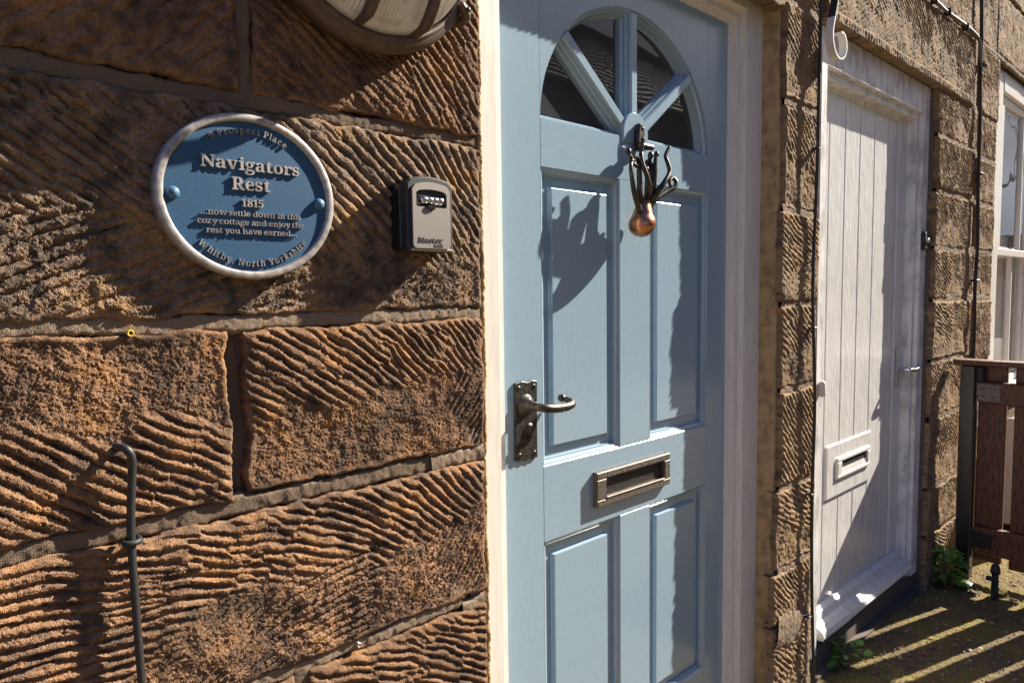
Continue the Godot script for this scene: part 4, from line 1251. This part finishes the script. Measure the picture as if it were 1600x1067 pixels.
func build_gate() -> void:
	var gx := 3.40
	var g := thing("garden_gate", "dark brown slatted wooden gate standing open beside the white door", "gate", Vector3(gx, -1.20, 0.6))
	part("cap_rail", box(Vector3(gx - 0.045, -0.334, 0.020), Vector3(gx + 0.050, -0.312, 1.04), 0.004), M.wood, g)
	part("rail", box(Vector3(gx - 0.022, -0.493, 0.110), Vector3(gx + 0.012, -0.402, 1.02), 0.004), M.wood, g)
	part("rail", box(Vector3(gx - 0.022, -1.138, 0.110), Vector3(gx + 0.012, -1.024, 1.02), 0.004), M.wood, g)
	var z := 0.104
	for k in 7:
		part("slat", box(Vector3(gx + 0.0125, -1.180 - 0.012 * sin(k * 2.0), z + 0.001), Vector3(gx + 0.036, -0.3345, z + 0.101), 0.004), M.wood, g)
		z += 0.1275
	var h := part("hinge_plate", box(Vector3(gx - 0.027, -0.482, 0.108), Vector3(gx - 0.0225, -0.410, 0.190), 0.0012), M.grey_iron, g, "weathered grey hinge plate")
	for s in [[-0.428, 0.170], [-0.463, 0.170], [-0.430, 0.126], [-0.460, 0.126]]:
		part("bolt", tube([Vector3(gx - 0.026, s[0], s[1]), Vector3(gx - 0.0315, s[0], s[1])], [0.0055, 0.0045], 6, 2), M.grey_iron, h)
	var h2 := part("hinge_plate", box(Vector3(gx - 0.027, -1.112, 0.108), Vector3(gx - 0.0225, -1.045, 0.180), 0.0012), M.black_gloss, g, "black lower hinge plate")
	for s in [[-1.062, 0.164], [-1.095, 0.164]]:
		part("bolt", tube([Vector3(gx - 0.026, s[0], s[1]), Vector3(gx - 0.0315, s[0], s[1])], [0.0055, 0.0045], 6, 2), M.black_gloss, h2)
	var p := thing("gate_post", "black painted metal post the wooden gate hangs from", "post", Vector3(gx, -1.28, 0.07))
	part("shaft", box(Vector3(gx - 0.028, -1.28, 0.044), Vector3(gx + 0.028, -0.3345, 0.101), 0.006), M.black_gloss, p)
	part("knuckle", tube([Vector3(gx - 0.012, -0.395, 0.114), Vector3(gx - 0.012, -0.345, 0.114)], [0.017, 0.017], 14, 2), M.black, p)
	part("knuckle", tube([Vector3(gx - 0.012, -1.115, 0.104), Vector3(gx - 0.012, -1.042, 0.104)], [0.014, 0.014], 14, 2), M.black, p)
	var b := thing("ground_peg", "short black iron peg standing in the gravel by the gate", "peg", Vector3(3.285, -1.28, 0.215))
	part("shaft", tube([Vector3(3.285, -1.295, 0.215), Vector3(3.286, -1.180, 0.215)], [0.015, 0.012], 10, 2), M.black, b)
	part("knob", tube([Vector3(3.286, -1.168, 0.215), Vector3(3.286, -1.146, 0.215)], [0.019, 0.015], 12, 2), M.black, b)
	part("catch", box(Vector3(3.266, -1.205, 0.186), Vector3(3.282, -1.188, 0.215), 0.003), M.black, b)
	var t := thing("white_planter", "white painted trough standing under the window behind the gate", "planter", Vector3(4.5, -1.2, 0.12))
	var st := st_new()
	add_box(st, Vector3(4.10, -1.20, 0.23), Vector3(4.92, -0.66, 0.25), 0.004)
	add_box(st, Vector3(4.10, -1.20, 0.03), Vector3(4.12, -0.66, 0.2295), 0.004)
	add_box(st, Vector3(4.90, -1.20, 0.03), Vector3(4.92, -0.66, 0.2295), 0.004)
	part("side", done(st), M.white, t)
	part("rim", box(Vector3(4.09, -0.6595, 0.215), Vector3(4.93, -0.635, 0.262), 0.004), M.white, t)
	part("soil", box(Vector3(4.121, -0.75, 0.03), Vector3(4.899, -0.70, 0.2295), 0.0), M.core, t)

# ---------------------------------------------------------------- ground and what grows on it
func build_ground() -> void:
	var far := st_new()
	for q in [[-220.0, 220.0, -220.0, -0.45], [-220.0, -2.0, -0.45, 3.0], [8.0, 220.0, -0.45, 3.0], [-220.0, 220.0, 3.0, 220.0]]:
		q4(far, Vector3(q[0], 0, q[2]), Vector3(q[1], 0, q[2]), Vector3(q[1], 0, q[3]), Vector3(q[0], 0, q[3]), Vector3.UP)
	var gm := mat(lin(0.12, 0.10, 0.08), 0.95)
	structure("ground", done(far), gm, Vector3.ZERO)
	# the path by the wall: trodden grit, moss and old concrete
	var P := PackedVector3Array()
	var C := PackedColorArray()
	var xs := []
	var x := -2.0
	while x < 8.0:
		xs.append(x)
		x += 0.0055 if x > 1.95 and x < 3.9 else 0.05
	xs.append(8.0)
	var zs := []
	var z := 3.0
	while z > -0.45:
		zs.append(z)
		z -= 0.0055 if z < 0.6 and z > -0.05 else 0.05
	zs.append(-0.45)
	for zz in zs:
		for xx in xs:
			var m := n_mid.get_noise_2d(xx * 0.5, zz * 0.5)
			var g := n_grain.get_noise_2d(xx * 0.6, zz * 0.6)
			var pk := n_pick.get_noise_2d(xx * 0.7, zz * 0.7)
			var y := 0.0035 * m + 0.0022 * g + 0.004 * maxf(0.0, 0.2 - pk - 0.9) + 0.006 * n_low.get_noise_2d(xx * 0.3, zz * 0.3)
			if xx > 3.30 and xx < 4.0:
				y += 0.020 * smoothstep(3.32, 3.36, xx + 0.02 * m) * (1.0 - smoothstep(3.85, 3.95, xx))
			P.append(Vector3(xx, y, zz))
			var moss := clampf(0.5 + 1.3 * n_low.get_noise_2d(xx * 0.5 + 9.0, zz * 0.5) + 0.8 * n_tone2.get_noise_2d(xx * 0.4, zz * 0.4), 0.0, 1.0)
			var c := Vector3(0.20, 0.145, 0.085).lerp(Vector3(0.27, 0.205, 0.07), moss)
			c *= 1.0 + 0.5 * n_tone3.get_noise_2d(xx * 0.7, zz * 0.7)
			C.append(Color(c.x, c.y, c.z))
	structure("path", sheet(P, xs.size(), zs.size(), false, C), M.ground, Vector3.ZERO)
	# loose grit, pale chips and dead leaf scraps
	rng.seed = 5
	for kind in 2:
		var mm := MultiMesh.new()
		mm.transform_format = MultiMesh.TRANSFORM_3D
		mm.use_colors = true
		var chip := st_new()
		var pts := []
		for i in 6:
			pts.append(Vector3(cos(i * TAU / 6), 0.0, sin(i * TAU / 6)) * (0.75 + 0.35 * rng.randf()))
		var top := Vector3(0.1, 0.55, -0.1)
		for i in 6:
			t3(chip, pts[i], pts[(i + 1) % 6], top, (pts[i] + pts[(i + 1) % 6]) / 2.0 + Vector3.UP * 0.5)
		mm.mesh = done(chip)
		mm.instance_count = 1500 if kind == 0 else 160
		for i in mm.instance_count:
			var s := rng.randf_range(0.0018, 0.0055) if kind == 0 else rng.randf_range(0.004, 0.010)
			var b := Basis(Vector3.UP, rng.randf() * TAU) * Basis(Vector3.RIGHT, rng.randf_range(-0.5, 0.5)) * Basis.from_scale(Vector3(s, s * (1.0 if kind == 0 else 0.25), s * rng.randf_range(0.6, 1.2)))
			var px := rng.randf_range(2.05, 3.75)
			mm.set_instance_transform(i, Transform3D(b, Vector3(px, 0.004 + (0.02 if px > 3.36 else 0.0), rng.randf_range(0.0, 0.62))))
			var v := rng.randf_range(0.08, 0.30)
			if rng.randf() < 0.06:
				v = 0.5
			mm.set_instance_color(i, Color(v, v * 0.85, v * 0.65) if kind == 0 else [Color(0.16, 0.09, 0.04), Color(0.30, 0.05, 0.04), Color(0.35, 0.27, 0.14)][i % 3])
		var o := MultiMeshInstance3D.new()
		o.name = ["loose_grit", "leaf_litter"][kind]
		o.multimesh = mm
		var m2 := mat(Color.WHITE, 0.9)
		m2.vertex_color_use_as_albedo = true
		o.material_override = m2
		o.set_meta("kind", "stuff")
		o.set_meta("label", ["pale grit scattered over the path", "dry brown and red leaf scraps on the path"][kind])
		o.set_meta("category", ["grit", "leaf litter"][kind])
		add_child(o)

func leaf_mesh() -> ArrayMesh:
	# a folded, pointed leaf along +x
	var P := PackedVector3Array()
	for j in 3:
		var v := j - 1.0
		for i in 7:
			var t := i / 6.0
			var w := 0.36 * pow(sin(PI * minf(1.0, t * 0.94 + 0.06)), 0.8) * (1.0 + 0.12 * sin(i * 2.6))
			P.append(Vector3(t, absf(v) * w * 0.35 - 0.25 * t * t, -v * w))
	return sheet(P, 7, 3)

func build_weeds() -> void:
	var lm := leaf_mesh()
	for spec in [["weed", "leafy green weed growing at the foot of the wall by the gate post", Vector3(3.270, -1.278, 0.040), 0.165, 80, 21, 0.050], ["weed", "small dark weed growing under the corner of the white door step", Vector3(2.330, -1.278, 0.006), 0.090, 26, 22, 0.034]]:
		var w := thing(spec[0], spec[1], "plant", spec[2], "weeds along the foot of the wall")
		rng.seed = spec[5]
		for i in 7 if spec[4] > 20 else 4:
			var a := rng.randf() * TAU
			var top: Vector3 = spec[2] + Vector3(cos(a) * 0.045, spec[3] * rng.randf_range(0.6, 1.0), sin(a) * 0.035)
			part("stem", tube([spec[2], spec[2].lerp(top, 0.5) + Vector3(0, 0.015, 0), top], [0.003, 0.0024, 0.0014], 6, 3), M.stem, w)
		for i in spec[4]:
			var a := rng.randf() * TAU
			var t := rng.randf()
			var h: float = spec[3] * (0.15 + 0.85 * t)
			var reach := rng.randf_range(0.012, 0.06) * (1.1 - 0.5 * t)
			var o := part("leaf", lm, M.leaf, w)
			var s: float = spec[6] * rng.randf_range(0.6, 1.15)
			o.basis = Basis(Vector3.UP, a) * Basis(Vector3.BACK, rng.randf_range(-0.3, 0.7)) * Basis(Vector3.RIGHT, rng.randf_range(-0.5, 0.5)) * Basis.from_scale(Vector3(s, s, s))
			o.position = Vector3(cos(a) * reach, h, -sin(a) * reach)
	var sc := thing("paper_scrap", "crumpled white scrap of paper on the ground by the gate post", "litter", Vector3(3.33, -1.275, 0.105))
	var P := PackedVector3Array()
	for j in 7:
		for i in 7:
			P.append(Vector3(3.295 + i * 0.011 + 0.012 * n_break.get_noise_2d(i * 3.0, j * 7.0), -1.268 + 0.018 * absf(n_break.get_noise_2d(i * 1.7, j * 1.3 + 4.0)) + 0.006 * sin(i * 2.0), 0.125 - j * 0.007))
	part("sheet", sheet(P, 7, 7), M.paper, sc)

# ---------------------------------------------------------------- across the street, seen in the glass
func build_opposite() -> void:
	var z0 := 6.5
	var h := thing("opposite_cottage", "low stone cottage across the street with a pale slate roof", "building", Vector3(10, -H, 8.2))
	var eave := 3.30
	var ridge := 5.55
	var zr := 9.4
	part("wall", box(Vector3(1.5, -H, z0 + 0.15), Vector3(19.0, eave, z0 + 5.4), 0.01), M.far_stone, h)
	for x in [1.5, 19.0]:
		var gab := st_new()
		t3(gab, Vector3(x, eave, z0 + 0.2), Vector3(x, eave, z0 + 5.4), Vector3(x, ridge - 0.1, zr), Vector3(-1 if x < 5 else 1, 0, 0))
		part("gable", done(gab), M.far_stone, h)
	# rows of slates, each lapped over the one below
	var n := 13
	var sl := Vector2(zr - z0, ridge - eave)
	rng.seed = 9
	var base: Array = []
	var slate := MultiMesh.new()
	slate.transform_format = MultiMesh.TRANSFORM_3D
	slate.use_colors = true
	slate.mesh = box(Vector3(-0.148, -0.030, -0.02), Vector3(0.148, 0.026, 0.26), 0.006)
	var per := 58
	slate.instance_count = n * per
	var ang := atan2(sl.y, sl.x)
	for k in n:
		for i in per:
			var t := float(k) / n
			var b := Basis(Vector3.RIGHT, -ang + 0.16) * Basis(Vector3.UP, rng.randf_range(-0.01, 0.01))
			slate.set_instance_transform(k * per + i, Transform3D(b, Vector3(1.4 + (i + 0.5 * (k % 2)) * 0.303, eave + sl.y * t + 0.05, z0 + sl.x * t - 0.08)))
			var v := rng.randf_range(0.75, 1.15)
			slate.set_instance_color(k * per + i, Color(v, v, v))
	var so := MultiMeshInstance3D.new()
	so.name = "roof_slates"
	so.multimesh = slate
	so.material_override = M.slate
	so.set_meta("kind", "stuff")
	h.add_child(so)
	so.position = -bases[h]
	part("roof_deck", box(Vector3(1.4, eave - 0.12, z0), Vector3(19.1, eave - 0.02, z0 + 5.5), 0.01), M.ridge, h)
	var rr := st_new()
	q4(rr, Vector3(1.4, eave - 0.02, z0 + 0.05), Vector3(19.1, eave - 0.02, z0 + 0.05), Vector3(19.1, ridge - 0.02, zr), Vector3(1.4, ridge - 0.02, zr), Vector3(0, 1, -1))
	q4(rr, Vector3(1.4, ridge - 0.02, zr), Vector3(19.1, ridge - 0.02, zr), Vector3(19.1, eave - 0.02, z0 + 5.6), Vector3(1.4, eave - 0.02, z0 + 5.6), Vector3(0, 1, 1))
	part("roof", done(rr), M.ridge, h)
	part("ridge_wall", box(Vector3(1.4, ridge - 0.3, zr + 0.02), Vector3(19.1, ridge + 0.42, zr + 0.5), 0.02), M.ridge, h)
	for x in [4.0, 8.0, 13.5, 17.0]:
		var wn := part("window", box(Vector3(x, 0.2, z0 + 0.10), Vector3(x + 0.9, 1.6, z0 + 0.148), 0.01), M.old_white, h)
		part("pane", box(Vector3(x + 0.08, 0.28, z0 + 0.08), Vector3(x + 0.82, 1.52, z0 + 0.099), 0.004), M.black_gloss, wn)
	part("door", box(Vector3(10.6, -H, z0 + 0.10), Vector3(11.5, 0.8, z0 + 0.148), 0.01), M.wood, h)
	# bare tree beyond the gate
	var t := thing("bare_tree", "leafless tree beyond the gate, reflected in the window", "tree", Vector3(12.2, -H, 2.5))
	rng.seed = 31
	var limbs: Array = []
	grow(limbs, Vector3(12.2, -H, 2.5), Vector3(0.0, 1, -0.10), 1.7, 0.11, 0)
	var trunk := []
	part("trunk", limbs[0], M.bark, t)
	var st := SurfaceTool.new()
	for i in range(1, limbs.size()):
		st.append_from(limbs[i], 0, Transform3D.IDENTITY)
	var br := part("branches", st.commit(), M.bark, t)
	br.set_meta("kind", "stuff")
	var g := thing("garden_wall", "dark stone garden wall at the far end of the street", "wall", Vector3(24, -H, 3))
	part("wall", box(Vector3(23.7, -H, -0.5), Vector3(24.2, 1.3, 12.0), 0.03), M.far_stone, g)
	part("coping", box(Vector3(23.6, 1.3, -0.6), Vector3(24.3, 1.42, 12.1), 0.03), M.far_stone, g)

func grow(out: Array, at: Vector3, dir: Vector3, len: float, r: float, depth: int) -> void:
	var pts := [at]
	var rad := [r]
	var p := at
	var d := dir.normalized()
	for k in 4:
		d = (d + Vector3(rng.randf_range(-0.22, 0.22), rng.randf_range(-0.08, 0.14), rng.randf_range(-0.22, 0.22))).normalized()
		p += d * len / 4.0
		pts.append(p)
		rad.append(r * (1.0 - 0.16 * (k + 1)))
	out.append(tube(pts, rad, 8 if depth < 2 else 5, 2))
	if depth >= 5:
		return
	for k in 3 if depth < 4 else 2:
		var side := Vector3(rng.randf_range(-1, 1), rng.randf_range(0.1, 0.8), rng.randf_range(-1, 1)).normalized()
		var from: Vector3 = pts[4 - (k % 2)]
		grow(out, from, (d * 0.8 + side).normalized(), len * rng.randf_range(0.62, 0.8), r * 0.52, depth + 1)

func make_sky() -> ProceduralSkyMaterial:
	var s := ProceduralSkyMaterial.new()
	s.sky_top_color = Color(0.17, 0.40, 0.78)
	s.sky_horizon_color = Color(0.78, 0.89, 1.0)
	s.sky_curve = 0.15
	s.ground_bottom_color = Color(0.22, 0.19, 0.16)
	s.ground_horizon_color = Color(0.5, 0.48, 0.45)
	s.sun_angle_max = 75.0
	s.sun_curve = 0.4
	# thin streaks of cloud
	var n := noise(77, 1.0, 5)
	var im := Image.create(512, 256, false, Image.FORMAT_RGBA8)
	for y in 256:
		var up := (0.5 - (y + 0.5) / 256.0) * PI
		for x in 512:
			var a := (x + 0.5) / 512.0 * TAU
			var v := Vector3(cos(a) * cos(up), sin(up), sin(a) * cos(up))
			var c := n.get_noise_3d(v.x * 2.2, v.y * 7.0 + v.x, v.z * 2.2)
			var k := clampf((c - 0.12) * 1.8, 0.0, 0.55) if up > 0.0 else 0.0
			im.set_pixel(x, y, Color(1.0, 1.0, 1.0, k))
	s.sky_cover = ImageTexture.create_from_image(im)
	s.sky_cover_modulate = Color(0.75, 0.77, 0.8)
	s.energy_multiplier = 1.0
	return s

func _ready() -> void:
	var cam := Camera3D.new()
	cam.name = "camera"
	cam.fov = 53.13
	cam.near = 0.02
	cam.far = 600.0
	cam.position = Vector3(0, H, 0.9)
	cam.rotation_degrees = Vector3(-4.133, -42.309, -0.754)
	add_child(cam)
	cam.current = true
	var env := Environment.new()
	env.background_mode = Environment.BG_SKY
	env.sky = Sky.new()
	env.sky.sky_material = make_sky()
	env.tonemap_mode = Environment.TONE_MAPPER_LINEAR
	env.tonemap_exposure = 3.1
	env.background_energy_multiplier = 0.23
	env.sdfgi_enabled = true
	env.ssao_enabled = true
	env.ssil_enabled = true
	var we := WorldEnvironment.new()
	we.name = "world_environment"
	we.environment = env
	add_child(we)
	var sun := DirectionalLight3D.new()
	sun.name = "sun"
	sun.light_energy = 1.6
	sun.light_color = Color(1.0, 0.965, 0.905)
	sun.light_angular_distance = 0.5
	sun.shadow_enabled = true
	add_child(sun)
	sun.look_at_from_position(Vector3.ZERO, -SUN, Vector3.UP)
	make_materials()
	build_ground()
	build_wall()
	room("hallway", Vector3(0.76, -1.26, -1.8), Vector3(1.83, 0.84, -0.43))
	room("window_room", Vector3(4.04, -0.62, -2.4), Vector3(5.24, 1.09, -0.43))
	build_frames()
	build_blue_door()
	build_white_door()
	build_window()
	build_plaque()
	build_key_safe()
	build_lantern()
	build_cables()
	build_gate()
	build_weeds()
	build_opposite()
